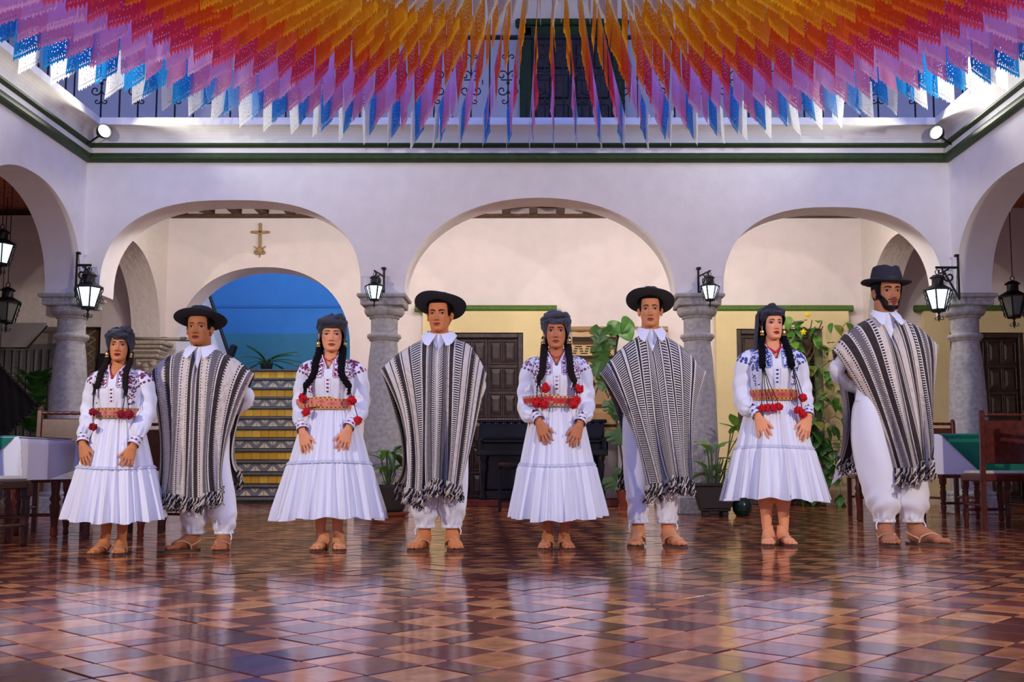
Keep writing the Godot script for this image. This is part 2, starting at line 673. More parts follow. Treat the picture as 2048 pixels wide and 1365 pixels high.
func courtyard() -> void:
	# floor: grout bed, tiles laid on the diagonal
	var bed := MB.new()
	bed.box(V(0, -0.06, 8), V(40, 0.1, 44), 0.0)
	bed = MB.new()
	bed.quad(V(-14, -0.006, 4), V(14, -0.006, 4), V(14, -0.006, -30), V(-14, -0.006, -30))
	bed.box(V(0, -0.2, -13), V(28, 0.3, 34))
	var fl := struct("floor", bed, M.grout, "glossy courtyard floor of square clay tiles laid diagonally")
	var e1 := Vector2(sin(deg_to_rad(42)), -cos(deg_to_rad(42)))
	var e2 := Vector2(-sin(deg_to_rad(48)), -cos(deg_to_rad(48)))
	var o := Vector2(0.05, -3.02)
	var w := [0.206, 0.206, 0.206, 0.103]
	var lines := []
	var acc := -0.103
	for k in 130:
		lines.append([acc, w[k % 4]])
		acc += w[k % 4]
	var back := []
	acc = -0.103
	for k in range(1, 70):
		var ww: float = w[(4 - (k % 4)) % 4]
		acc -= ww
		back.append([acc, ww])
	var cells := []
	for i in range(-69, 130):
		for j in range(-69, 130):
			var a: Array = lines[i] if i >= 0 else back[-i - 1]
			var b: Array = lines[j] if j >= 0 else back[-j - 1]
			var p: Vector2 = o + e1 * (a[0] + a[1] * 0.5) + e2 * (b[0] + b[1] * 0.5)
			if p.y > -2.7 or p.y < -16.9 or p.x < -8.8 or p.x > 8.6 or absf(p.x) > -p.y * 0.5 + 0.9:
				continue
			cells.append([-p.y, p, a[1], b[1], (i + j) & 1])
	cells.sort_custom(func(x, y): return x[0] < y[0])
	var shapes := {}
	var far := MB.new()
	var turn := Basis(Vector3.UP, atan2(e1.x, e1.y) - PI / 2)
	var count := 0
	for c in cells:
		var tilt := turn * Basis(Vector3.RIGHT, rng.randfn(0, 0.0024)) * Basis(Vector3.BACK, rng.randfn(0, 0.0024))
		var xf := Transform3D(tilt, V(c[1].x, rng.randfn(0, 0.0006), c[1].y))
		var in_view: bool = absf(c[1].x - 0.0) < -c[1].y * 0.51 + 0.1
		var lightish: bool = c[4] == 0 if rng.randf() > 0.1 else rng.randf() < 0.5
		lightish = not lightish
		if count < 295 and in_view:
			var key := "%.2f %.2f %d" % [c[2], c[3], count % 3]
			if not shapes.has(key):
				shapes[key] = tile_shape(c[2], c[3]).done()
			count += 1
			var t := obj("floor_tile", shapes[key], M[("light_tile_%d" if lightish else "dark_tile_%d") % rng.randi_range(0, 3)], fl)
			t.transform = xf
		else:
			far.col = ([rgb(228, 146, 88), rgb(212, 130, 82), rgb(234, 160, 100), rgb(198, 120, 84)] if lightish else [rgb(130, 64, 50), rgb(112, 56, 46), rgb(142, 72, 56), rgb(122, 66, 54)])[rng.randi_range(0, 3)].srgb_to_linear()
			var hx: float = c[2] * 0.5 - 0.004
			var hz: float = c[3] * 0.5 - 0.004
			far.quad(xf * V(-hx, 0, hz), xf * V(hx, 0, hz), xf * V(hx, 0, -hz), xf * V(-hx, 0, -hz))
	stuff(obj("far_floor_tiles", far, M.far_tiles, fl))

	# arcade towards the viewer, its side wings and the columns that carry them
	var m := MB.new()
	m.prism(arcade(-6.11, 5.7, 2.74, 4.75, [[-3.81, 1.64, 1.2, 2.6], [0.069, 1.697, 1.23, 2.12], [3.75, 1.377, 1.11, 2.5]]), 0.45, Transform3D(Basis.IDENTITY, V(0, 0, -13.45)))
	struct("wall_north", m, M.white_plaster, "white arcade wall with three wide arches facing the courtyard")
	var left_turn := Transform3D(Basis(Vector3(0, 0, -1), Vector3.UP, Vector3(1, 0, 0)), V(-6.11, 0, 0))   # x runs away along -z
	m = MB.new()
	m.prism(arcade(0.0, 13.0, 2.74, 4.75, [[2.0, 1.5, 1.15, 2.3], [6.9, 1.5, 1.15, 2.3], [11.6, 1.36, 1.16, 2.2]]), 0.45, left_turn)
	struct("wall_west", m, M.white_plaster, "white side arcade wall on the left of the courtyard")
	m = MB.new()
	m.prism(arcade(0.0, 13.0, 2.74, 4.75, [[2.0, 1.5, 1.15, 2.3], [6.7, 1.5, 1.15, 2.3], [11.25, 1.66, 1.1, 2.3]]), 0.45, Transform3D(left_turn.basis, V(5.25, 0, 0)))
	struct("wall_east", m, M.white_plaster, "white side arcade wall on the right of the courtyard")
	column(V(-5.87, 0, -13.22), "grey stone corner column beside the leftmost lantern")
	column(V(-1.9, 0, -13.22), "grey stone column between the stair arch and the middle arch")
	column(V(2.07, 0, -13.22), "grey stone column between the middle arch and the arch with the climbing plants")
	column(V(5.47, 0, -13.22), "grey stone corner column behind the bearded man's shoulder")
	for z in [-9.95, -4.45]:
		column(V(-5.885, 0, z), "grey stone column of the left wing")
		column(V(5.475, 0, z + 0.35), "grey stone column of the right wing")
	# cornices: green bands, white cove and the balcony edge, mitred round three sides
	var lay := [["trim_1", 0.04, 4.42, 4.535, 0.075, "dark_green_paint"], ["trim_2", 0.0, 4.535, 4.6, 0.05, "white_plaster"], ["trim_3", 0.02, 4.6, 4.665, 0.1, "dark_green_paint"], ["trim_4", 0.0, 4.665, 4.84, 0.13, "white_plaster"], ["trim_5", 0.0, 4.84, 4.93, 0.24, "white_plaster"]]
	for b in lay:
		var y0: float = b[2]
		var y1: float = b[3]
		var d: float = b[4]
		m = MB.new()
		var prof := []
		if b[5] == "dark_green_paint":
			for k in 9:
				var t := PI * k / 8.0
				prof.append(Vector2(0.01 + d * sin(t), lerpf(y0, y1, 0.5 - 0.5 * cos(t))))
		elif b[0] == "trim_4":
			for k in 7:
				var t := PI / 2 * k / 6.0
				prof.append(Vector2(0.05 + 0.14 * (1.0 - cos(t)), lerpf(y0, y1, sin(t))))
		else:
			prof = [Vector2(0.0, y0), Vector2(d, y0), Vector2(d, y1), Vector2(-0.3, y1)]
		for k in prof.size() - 1:
			var p: Vector2 = prof[k]
			var q: Vector2 = prof[k + 1]
			var ring := func(r: Vector2) -> Array: return [V(-5.66 + r.x, r.y, -0.3), V(-5.66 + r.x, r.y, -13.0 + r.x), V(5.25 - r.x, r.y, -13.0 + r.x), V(5.25 - r.x, r.y, -0.3)]
			var r0: Array = ring.call(p)
			var r1: Array = ring.call(q)
			for s in 3:
				m.quad(r0[s], r0[s + 1], r1[s + 1], r1[s])
		struct(b[0], m, M[b[5]], "green cornice moulding round the courtyard" if b[5] == "dark_green_paint" else "white cornice band round the courtyard")
	# gallery behind the arches: back wall with the stair arch, floor line trims, side walls
	m = MB.new()
	var poly := PackedVector2Array([Vector2(-6.86, -0.02)])
	for q in [Vector2(-5.67, -0.02)]:
		poly.append(q)
	var st := arch(-4.29, 1.38, 2.45, 1.31, 2.2)
	st.reverse()
	for q in st:
		poly.append(q)
	poly.append_array(PackedVector2Array([Vector2(-2.91, -0.02), Vector2(9.0, -0.02), Vector2(9.0, 4.74), Vector2(-6.86, 4.74)]))
	m.prism(poly, 0.55, Transform3D(Basis.IDENTITY, V(0, 0, -17.05)))
	struct("wall_gallery", m, M.cream_plaster, "cream back wall of the gallery with the stair arch")
	m = MB.new()
	m.box(V(-7.95, 3.7, -16.78), V(2.2, 1.8, 0.55))
	m.box(V(-7.0, 2.2, -18.5), V(0.2, 5.2, 3.0))
	m.box(V(-9.15, 2.3, -9.0), V(0.3, 4.8, 20.0))
	m.box(V(-8.0, 2.3, -17.35), V(2.4, 4.8, 0.3))
	struct("wall_left_wing", m, M.rough_plaster, "dim walls of the left wing")
	m = MB.new()
	m.box(V(9.0, 2.3, -8.5), V(0.3, 4.8, 17.2))
	struct("wall_right_wing", m, M.cream_plaster, "wall of the right wing")
	# transverse arches that continue the side arcades to the back wall
	m = MB.new()
	m.prism(arcade(13.4, 16.5, 2.52, 4.74, [[14.93, 1.35, 1.35, 2.1]]), 0.45, Transform3D(left_turn.basis, V(-6.29, 0, 0)))
	struct("wall_transverse_left", m, M.rough_plaster, "rough transverse arch behind the leftmost column")
	m = MB.new()
	m.prism(arcade(13.4, 16.5, 2.52, 4.74, [[14.9, 1.4, 1.4, 2.1]]), 0.45, Transform3D(left_turn.basis, V(5.22, 0, 0)))
	struct("wall_transverse_right", m, M.rough_plaster, "rough transverse arch behind the bearded man's hat")
	m = MB.new()
	m.box(V(-5.75, 1.26, -16.44), V(0.1, 2.52, 0.12), 0.01)
	# ceiling of clay tiles on joists, with a wall plate
	m = MB.new()
	m.box(V(0, 4.79, -15.1), V(18.2, 0.14, 4.2))
	m.box(V(-7.6, 4.79, -6.5), V(3.0, 0.14, 13.1))
	m.box(V(7.4, 4.79, -6.5), V(3.2, 0.14, 13.1))
	var ce := struct("ceiling", m, M.roof_clay, "clay tile ceiling of the gallery")
	for k in 26:
		m = MB.new()
		m.box(V(-5.6 + k * 0.43, 4.655, -14.98), V(0.13, 0.13, 3.05), 0.01)
		obj("joist", m, M.beam_wood, ce)
	m = MB.new()
	m.box(V(-0.3, 4.575, -16.44), V(11.0, 0.05, 0.12), 0.01)
	obj("wall_plate", m, M.beam_wood, ce)
	# painted door blocks with green roll mouldings
	var blocks := [[-1.75, 0.28, [[-1.29, -0.17, 2.69]]], [2.86, 4.95, [[3.18, 4.53, 2.75]]], [6.13, 8.4, [[6.53, 7.7, 2.69]]]]
	var n := 0
	for b in blocks:
		n += 1
		m = MB.new()
		var x: float = b[0]
		var pb := PackedVector2Array([Vector2(x, 0.0)])
		for dd in b[2]:
			pb.append_array(PackedVector2Array([Vector2(dd[0], 0.0), Vector2(dd[0], dd[2]), Vector2(dd[1], dd[2]), Vector2(dd[1], 0.0)]))
		pb.append_array(PackedVector2Array([Vector2(b[1], 0.0), Vector2(b[1], 3.03), Vector2(x, 3.03)]))
		m.prism(pb, 0.14, Transform3D(Basis.IDENTITY, V(0, 0, -16.5)))
		struct("wall_door_surround", m, M.yellow_plaster, ["pale yellow door surround behind the piano", "pale yellow surround behind the climbing plants", "pale yellow door surround behind the right corner column"][n - 1])
		m = MB.new()
		m.tube(pva([V(x - 0.13, 3.075, -16.4), V(b[1] + 0.08, 3.075, -16.4)]), pfa([0.055]), 14)
		struct("trim_%d" % (5 + n), m, M.green_paint, "green roll moulding above a pale yellow surround")
		door(V((b[2][0][0] + b[2][0][1]) * 0.5, 0, -16.47), b[2][0][1] - b[2][0][0], b[2][0][2], n, [M.door_wood, M.old_door_wood, M.old_door_wood][n - 1])
	for k in 2:
		m = MB.new()
		m.box([V(-0.75, 0.05, -16.47), V(2.0, 0.05, -16.48)][k], [V(2.1, 0.1, 0.05), V(1.9, 0.1, 0.04)][k], 0.01)
		struct("baseboard_%s" % ["door", "gallery"][k], m, M.chair_wood)
	# upper gallery
	m = MB.new()
	m.box(V(-0.2, 4.87, -15.0), V(18.4, 0.1, 4.2))
	m.box(V(-7.6, 4.87, -6.5), V(3.0, 0.1, 12.9))
	m.box(V(7.35, 4.87, -6.5), V(3.2, 0.1, 12.9))
	struct("floor_upper", m, M.stone, "floor of the upper gallery")
	m = MB.new()
	m.box(V(-0.2, 6.9, -16.75), V(18.4, 4.1, 0.3))
	m.box(V(-9.15, 6.9, -7.5), V(0.3, 4.1, 18.2))
	m.box(V(9.0, 6.9, -7.5), V(0.3, 4.1, 18.2))
	struct("wall_upper", m, M.white_plaster, "white walls of the upper gallery behind the paper flags")
	m = MB.new()
	m.box(V(-0.1, 8.95, -15.0), V(18.6, 0.14, 4.4))
	struct("ceiling_upper", m, M.beam_wood)
	# front side of the house, behind the camera
	m = MB.new()
	m.box(V(0, 2.3, 3.4), V(18.4, 4.8, 0.3))
	struct("wall_south", m, M.white_plaster)


func tile_shape(a: float, b: float) -> MB:
	var m := MB.new()
	var hx := a * 0.5 - 0.0035
	var hz := b * 0.5 - 0.0035
	var j := func() -> float: return rng.randf_range(-0.0022, 0.0022)
	var top := [V(-hx + j.call(), 0, hz + j.call()), V(hx + j.call(), 0, hz + j.call()), V(hx + j.call(), 0, -hz + j.call()), V(-hx + j.call(), 0, -hz + j.call())]
	var inn := []
	for p in top:
		inn.append(p * 0.97)
	m.quad(inn[0], inn[1], inn[2], inn[3])
	for k in 4:
		var p: Vector3 = top[k] - V(0, 0.0018)
		var q: Vector3 = top[(k + 1) % 4] - V(0, 0.0018)
		m.quad(p, q, inn[(k + 1) % 4], inn[k])
		m.quad(p - V(0, 0.012), q - V(0, 0.012), q, p)
	return m


func door(at: Vector3, w: float, h: float, n: int, wood: Material) -> void:
	var m := MB.new()
	m.box(V(-w / 2 + 0.04, h / 2, 0.03), V(0.08, h, 0.1), 0.01)
	m.box(V(w / 2 - 0.04, h / 2, 0.03), V(0.08, h, 0.1), 0.01)
	m.box(V(0, h - 0.04, 0.03), V(w - 0.16, 0.08, 0.1), 0.01)
	var d := struct("door_%d" % n, m, wood, ["dark panelled wooden door behind the piano", "dark panelled door behind the climbing plants", "dark panelled wooden door behind the right corner column"][n - 1])
	d.position = at
	for s in [-1.0, 1.0]:
		var lw := (w - 0.17) / 2
		var lx: float = s * (lw / 2 + 0.002)
		m = MB.new()
		m.box(V(lx, (h - 0.08) / 2, 0.0), V(lw - 0.004, h - 0.09, 0.04), 0.004)
		var leaf := obj("door_leaf", m, wood, d)
		var rows := 6
		for r in rows:
			for c in 2:
				var pw := lw / 2 - 0.05
				var ph := (h - 0.2) / rows - 0.06
				var px: float = lx + (c - 0.5) * (pw + 0.03)
				var py := 0.1 + (r + 0.5) * (h - 0.2) / rows
				m = MB.new()
				for e in 4:
					var hor := e < 2
					var sg := 1.0 if e % 2 == 0 else -1.0
					m.box(V(px + (0.0 if hor else sg * pw / 2), py + (sg * ph / 2 if hor else 0.0), 0.03), V(pw + 0.024 if hor else 0.024, 0.024 if hor else ph - 0.024, 0.03), 0.007)
				var i := m.v.size()
				var a := V(px, py, 0.021)
				var bx := pw / 2 - 0.012
				var by := ph / 2 - 0.012
				var k := 0.55
				var o := [a + V(-bx, -by), a + V(bx, -by), a + V(bx, by), a + V(-bx, by)]
				var t := [a + V(-bx * k, -by * k, 0.03), a + V(bx * k, -by * k, 0.03), a + V(bx * k, by * k, 0.03), a + V(-bx * k, by * k, 0.03)]
				m.quad(t[0], t[1], t[2], t[3])
				for q in 4:
					m.quad(o[q], o[(q + 1) % 4], t[(q + 1) % 4], t[q])
				obj("door_panel", m, wood, leaf)
	if n == 1:
		m = MB.new()
		m.ball(V(0.06, 1.05, 0.05), V(0.02, 0.02, 0.02))
		obj("door_knob", m, M.iron, d)


func scroll(m: MB, o: Vector3, r: float, turns: float, a0: float, dir: float, rad: float, ba := Basis.IDENTITY) -> void:
	var p := PackedVector3Array()
	for k in 21:
		var t := k / 20.0
		var a := a0 + dir * turns * TAU * t
		var q := r * (1.0 - 0.8 * t)
		p.append(o + ba * V(cos(a) * q, sin(a) * q))
	m.tube(p, pfa([rad]), 6)


# a six-sided hanging lantern; its origin is the bottom of the glass cage, the bracket reaches back along -reach
func lantern(called: String, label: String, at: Vector3, s: float, reach: Vector3, lit := true, group := "") -> Node3D:
	var t := thing(called, label, "lantern", at, 0, group)
	var glass: Material = M.lamp_glass if lit else M.dull_glass
	for k in 6:
		var a0 := TAU * k / 6 + PI / 6
		var a1 := a0 + TAU / 6
		var p := MB.new()
		var r0 := 0.052 * s
		var r1 := 0.098 * s
		p.quad(V(sin(a0) * r0, 0.012 * s, cos(a0) * r0), V(sin(a1) * r0, 0.012 * s, cos(a1) * r0), V(sin(a1) * r1, 0.165 * s, cos(a1) * r1), V(sin(a0) * r1, 0.165 * s, cos(a0) * r1))
		obj("lantern_pane", p, glass, t)
	var m := MB.new()
	for k in 6:
		var a0 := TAU * k / 6 + PI / 6
		m.bar(V(sin(a0) * 0.054 * s, 0.0, cos(a0) * 0.054 * s), V(sin(a0) * 0.1 * s, 0.17 * s, cos(a0) * 0.1 * s), 0.006 * s, 5)
		var p := PackedVector3Array()
		for j in 9:   # curled leaf strips outside each edge
			var q := j / 8.0
			var r := (0.075 + 0.045 * q + 0.006 * sin(q * 22.0)) * s
			p.append(V(sin(a0) * r, (0.0 + 0.16 * q) * s, cos(a0) * r))
		m.tube(p, pfa([0.0045 * s]), 4)
	m.lathe(PackedVector2Array([Vector2(0.0, -0.012), Vector2(0.056, -0.01), Vector2(0.06, 0.0), Vector2(0.056, 0.014)]), 6, Transform3D(Basis(Vector3.UP, PI / 6).scaled(Vector3.ONE * s), Vector3.ZERO))
	obj("cage", m, M.iron, t)
	m = MB.new()
	m.lathe_hard(PackedVector2Array([Vector2(0.122, 0.162), Vector2(0.124, 0.172), Vector2(0.05, 0.215), Vector2(0.05, 0.27), Vector2(0.07, 0.272), Vector2(0.034, 0.298), Vector2(0.0, 0.305)]), 6, Transform3D(Basis(Vector3.UP, PI / 6).scaled(Vector3.ONE * s), Vector3.ZERO))
	obj("lantern_roof", m, M.iron, t)
	m = MB.new()
	m.lathe(PackedVector2Array([Vector2(0, -0.1), Vector2(0.006, -0.08), Vector2(0.014, -0.05), Vector2(0.006, -0.03), Vector2(0.02, -0.008)]), 8, Transform3D(Basis.IDENTITY.scaled(Vector3.ONE * s), Vector3.ZERO))
	for k in 3:
		var b := Basis(Vector3.UP, TAU * k / 3)
		scroll(m, b * V(0.028 * s, -0.06 * s, 0), 0.02 * s, 0.8, PI, 1.0, 0.003 * s, b)
	obj("finial", m, M.iron, t)
	m = MB.new()
	m.tube(curve([V(0, 0.3 * s, 0), V(0.018 * s, 0.32 * s, 0), V(0, 0.345 * s, 0), V(-0.018 * s, 0.32 * s, 0), V(0, 0.3 * s, 0)], 16), pfa([0.004 * s]), 5)
	if reach.length() > 0.001:
		var y := 0.36 * s
		var b := Basis(reach.normalized(), Vector3.UP, reach.normalized().cross(Vector3.UP))
		var l := reach.length()
		m.box(b * V(l, 0.27 * s, 0), V(0.024, 0.36 * s, 0.024) , 0.003, b)
		m.box(b * V(l - 0.015, 0.46 * s, 0), V(0.05, 0.03, 0.05), 0.004, b)
		m.bar(b * V(-0.02, y, 0), b * V(l, y, 0), 0.011 * s, 6)
		scroll(m, b * V(l * 0.55, y - 0.075 * s, 0), 0.06 * s, 1.1, PI / 2, 1.0, 0.008 * s, b)
		scroll(m, b * V(l * 0.12, y - 0.03 * s, 0), 0.03 * s, 1.0, PI / 2, -1.0, 0.007 * s, b)
		m.tube(curve([b * V(l * 0.3, y - 0.03 * s, 0), b * V(l * 0.7, y - 0.16 * s, 0), b * V(l, y - 0.26 * s, 0)], 10), pfa([0.009 * s]), 6)
	else:
		m.bar(V(0, 0.34 * s, 0), V(0, 4.6 - at.y, 0), 0.006, 5)
	obj("bracket", m, M.iron, t)
	if lit:
		m = MB.new()
		m.ball(V(0, 0.09 * s, 0), V(0.022, 0.032, 0.022) * s)
		obj("bulb", m, M.lamp_glass, t)
		var l := OmniLight3D.new()
		l.name = "lantern_light"
		l.light_color = rgb(216, 240, 255)
		l.light_energy = 1.1 * s if reach.length() > 0.001 else 0.4
		l.light_size = 0.03
		l.omni_range = 30.0
		l.omni_attenuation = 2.0
		l.shadow_enabled = true
		t.add_child(l)
		l.position = V(0, 0.09 * s, 0)
	return t


func fittings() -> void:
	lantern("wall_lantern", "lit black iron lantern on the stone column by the stair arch", V(-1.94, 2.6, -12.62), 1.0, V(0.06, 0, -0.38))
	lantern("wall_lantern", "lit black iron lantern on the stone column right of the middle arch", V(2.14, 2.6, -12.62), 1.0, V(-0.08, 0, -0.38))
	lantern("wall_lantern", "large lit iron lantern on the corner above the leftmost woman", V(-5.5, 2.53, -12.82), 1.5, V(-0.16, 0, 0))
	lantern("wall_lantern", "large lit iron lantern on a scrolled bracket beside the bearded man", V(4.99, 2.5, -12.82), 1.5, V(0.26, 0, 0))
	lantern("hanging_lantern", "lit lantern hanging inside the left arch at the picture's edge", V(-6.67, 3.1, -12.95), 1.5, Vector3.ZERO)
	lantern("hanging_lantern", "unlit grey lantern hanging inside the right arch", V(6.32, 2.55, -13.7), 1.6, Vector3.ZERO, false)
	lantern("hanging_lantern", "unlit dark lantern hanging low in the left wing", V(-7.2, 2.55, -14.2), 1.6, Vector3.ZERO, false)
	for k in 4:  # the near pair is out of view, placed to light dancers and flags
		var s := -1.0 if k % 2 == 0 else 1.0
		var p: Vector3 = [V(-5.36, 4.72, -12.7), V(5.02, 4.7, -12.7), V(-5.5, 3.1, -2.15), V(5.1, 3.1, -2.15)][k]
		var t := thing("floodlight", ["bright floodlight in the left corner of the courtyard cornice", "bright floodlight in the right corner of the courtyard cornice", "unseen floodlight on the near left arcade pier, lighting dancers and flags", "unseen floodlight on the near right arcade pier, lighting dancers and flags"][k], "floodlight", p)
		t.basis = Basis.looking_at((V(0, 5.0, -7.5) if k < 2 else V(0, 3.1, -8.5)) - p)
		var m := MB.new()
		m.lathe(PackedVector2Array([Vector2(0, -0.02), Vector2(0.05, -0.02), Vector2(0.085, 0.06), Vector2(0.09, 0.12), Vector2(0.084, 0.12), Vector2(0.078, 0.07)]), 20, Transform3D(Basis(Vector3.RIGHT, -PI / 2), V(0, 0, 0.04)))
		obj("housing", m, M.iron, t)
		m = MB.new()
		m.bar(V(0, -0.02, 0.03), V(-s * 0.1, -0.12, 0.2), 0.012)
		obj("mounting_arm", m, M.iron, t)
		m = MB.new()
		m.ball(V(0, 0, -0.05), V(0.078, 0.078, 0.035))
		obj("lamp_face", m, M.flood_glow, t)
		var l := SpotLight3D.new()
		l.name = "flood_spot"
		l.light_color = rgb(255, 250, 238) if k < 2 else rgb(255, 240, 220)
		l.light_energy = 14.0 if k < 2 else 22.0
		l.light_size = 0.08
		l.spot_range = 40.0
		l.spot_angle = 66.0 if k < 2 else 62.0
		l.spot_attenuation = 2.0
		l.spot_angle_attenuation = 0.6
		l.shadow_enabled = true
		t.add_child(l)
		l.position = V(0, 0, -0.1)
	# unseen warm lamps behind the arch crowns, placed to light the gallery
	for x in [-4.3, -1.2, 1.4, 3.7]:
		var t := thing("unseen_ceiling_lamp", ["unseen warm round ceiling lamp before the stair arch", "unseen warm round ceiling lamp above the piano door", "unseen warm round ceiling lamp above the woven rug", "unseen warm round ceiling lamp above the climbing vine"][[-4.3, -1.2, 1.4, 3.7].find(x)], "lamp", V(x, 4.3, -13.8), 0, "unseen gallery ceiling lamps")
		var m := MB.new()
		m.ball(V(0, -0.02, 0), V(0.1, 0.07, 0.1))
		obj("lamp_globe", m, M.warm_glow, t)
		m = MB.new()
		m.lathe(PackedVector2Array([Vector2(0.11, 0.0), Vector2(0.11, 0.05), Vector2(0.012, 0.06), Vector2(0.012, 0.36)]), 20)
		obj("lamp_base", m, M.iron, t)
		var l := OmniLight3D.new()
		l.name = "unseen_ceiling_lamp_light"
		l.light_color = rgb(255, 244, 238)
		l.light_energy = 2.9
		l.light_size = 0.1
		l.omni_range = 30.0
		l.omni_attenuation = 2.0
		l.shadow_enabled = true
		t.add_child(l)
		l.position = V(0, -0.12, 0)
	# gilt cross over the stair arch
	var t := thing("wall_cross", "small carved gilt cross above the stair arch", "cross", V(-4.37, 3.9, -16.47))
	var m := MB.new()
	m.box(V(0, 0.34, 0), V(0.045, 0.36, 0.03), 0.008)
	m.box(V(0, 0.42, 0), V(0.22, 0.042, 0.03), 0.008)
	for e in [V(0, 0.54, 0), V(-0.125, 0.42, 0), V(0.125, 0.42, 0)]:
		m.ball(e, V(0.03, 0.03, 0.015) if e.x == 0 else V(0.035, 0.022, 0.015), 10, 6)
	obj("cross_bars", m, M.gilt_wood, t)
	m = MB.new()
	for s in [-1.0, 1.0]:
		scroll(m, V(s * 0.055, 0.1, 0.01), 0.045, 1.2, PI / 2, s, 0.013)
		m.tube(curve([V(0, 0.09, 0.01), V(s * 0.05, 0.16, 0.01), V(s * 0.1, 0.19, 0.01)], 8), pfa([0.016, 0.014, 0.012, 0.01, 0.01, 0.008, 0.008, 0.006, 0.004]), 7)
	m.ball(V(0, 0.12, 0.01), V(0.05, 0.06, 0.025))
	m.tube(pva([V(0, 0.08, 0.005), V(0, 0.0, 0.005)]), pfa([0.022, 0.002]), 8)
	obj("scroll_ornament", m, M.gilt_wood, t)
	# sign
	t = thing("wall_sign", "small black sign with white lettering behind the leftmost woman", "sign", V(-6.66, 2.22, -16.46))
	m = MB.new()
	m.box(Vector3.ZERO, V(0.42, 0.3, 0.03), 0.004)
	obj("sign_board", m, mat("sign_black", rgb(22, 22, 24), 0.5), t)
	var tx := TextMesh.new()
	tx.text = "BAÑO"
	var sf := SystemFont.new()
	sf.font_names = PackedStringArray(["Droid Sans"])
	sf.font_weight = 700
	tx.font = sf
	tx.font_size = 32
	tx.pixel_size = 0.0034
	tx.depth = 0.006
	var letters := obj("lettering", tx, mat("sign_white", rgb(232, 232, 232), 0.6), t)
	letters.position = V(0.01, -0.01, 0.018)
	letters.scale = V(0.85, 1.5, 1)
	# corbels that carry the transverse arches
	for s in [-1.0, 1.0]:
		t = thing("corbel", "carved stone corbel under the %s transverse arch" % ("left" if s < 0 else "right"), "corbel", V(-6.03 if s < 0 else 5.45, 2.1, -16.28))
		t.set_meta("kind", "structure")
		m = MB.new()
		m.box(V(0, 0.4, 0), V(0.66, 0.06, 0.44), 0.012)
		m.box(V(0, 0.34, 0), V(0.58, 0.06, 0.4), 0.02)
		m.box(V(0, 0.27, 0.0), V(0.52, 0.08, 0.36), 0.035)
		m.box(V(0, 0.2, 0.0), V(0.44, 0.07, 0.3), 0.02)
		m.box(V(0, 0.13, -0.01), V(0.34, 0.09, 0.26), 0.04)
		obj("corbel_body", m, M.corbel_stone, t)
		m = MB.new()
		for k in 3:
			m.ball(V((k - 1) * 0.11, 0.08 - (0.03 if k == 1 else 0.0), 0.06), V(0.06, 0.05, 0.06), 12, 8)
		m.ball(V(0, 0.0, 0.05), V(0.045, 0.05, 0.045), 12, 8)
		obj("pendant", m, M.corbel_stone, t)
	m = MB.new()
	m.tube(curve([V(-6.34, 3.1, -16.42), V(-6.33, 2.75, -16.4), V(-6.28, 2.6, -16.3), V(-6.1, 2.56, -16.1), V(-5.4, 2.57, -16.3), V(-5.25, 2.57, -16.42)], 30), pfa([0.028]), 10)
	for x in [-5.75, -5.45]:
		m.lathe(PackedVector2Array([Vector2(0.036, -0.04), Vector2(0.036, 0.04)]), 10, Transform3D(Basis(Vector3.BACK, PI / 2), V(x, 2.565, -16.2)))
	tag(obj("conduit_pipe", m, M.steel_pipe), "grey metal conduit pipe bending over the left corbel", "pipe")
	# balcony railing of the upper gallery
	var plain := MB.new()
	plain.bar(V(0, 0.04, 0), V(0, 1.1, 0), 0.011, 6)
	var plain_m := plain.done()
	var orn := MB.new()
	for s in [-1.0, 1.0]:
		scroll(orn, V(s * 0.075, 0.62, 0), 0.07, 1.1, PI if s > 0 else 0.0, -s, 0.008)
		scroll(orn, V(s * 0.075, 0.42, 0), 0.07, 1.1, PI if s > 0 else 0.0, s, 0.008)
		scroll(orn, V(s * 0.05, 0.28, 0), 0.04, 0.9, PI if s > 0 else 0.0, s, 0.007)
		scroll(orn, V(s * 0.05, 0.86, 0), 0.04, 0.9, PI if s > 0 else 0.0, -s, 0.007)
	orn.bar(V(-0.09, 0.56, 0), V(0.09, 0.56, 0), 0.008, 6)
	orn.bar(V(-0.145, 0.5, 0), V(-0.145, 0.56, 0), 0.007, 6)
	orn.bar(V(0.145, 0.5, 0), V(0.145, 0.56, 0), 0.007, 6)
	orn.ball(V(0, 0.52, 0), V(0.022, 0.03, 0.022), 10, 6)
	var orn_m := orn.done()
	for side in 3:
		t = thing("balcony_railing", ["black wrought iron railing of the balcony facing the viewer", "black wrought iron railing of the left upper gallery", "black wrought iron railing of the right upper gallery"][side], "railing", [V(-0.2, 4.93, -12.96), V(-5.7, 4.93, -7.8), V(5.3, 4.93, -7.8)][side], [0.0, PI / 2, -PI / 2][side])
		var hl: float = [5.4, 4.9, 4.9][side]
		m = MB.new()
		m.box(V(0, 1.12, 0), V(hl * 2, 0.05, 0.06), 0.012)
		m.box(V(0, 0.05, 0), V(hl * 2, 0.022, 0.03), 0.004)
		obj("rail", m, M.iron_dark, t)
		var k := 0
		var x := -hl + 0.1
		while x < hl:
			var b := obj("baluster", plain_m, M.iron_dark, t)
			b.position.x = x
			if k % 2 == 0 and side == 0:
				obj("iron_scroll", orn_m, M.iron_dark, b)
			x += 0.235
			k += 1
	# doorway on the upper floor
	m = MB.new()
	for s in [-1.0, 1.0]:
		m.box(V(s * 0.75, 1.4, 0), V(0.2, 2.8, 0.14), 0.02)
	m.box(V(0, 2.72, 0.0), V(1.7, 0.2, 0.14), 0.02)
	m.box(V(0, 2.86, 0.04), V(1.85, 0.1, 0.22), 0.03)
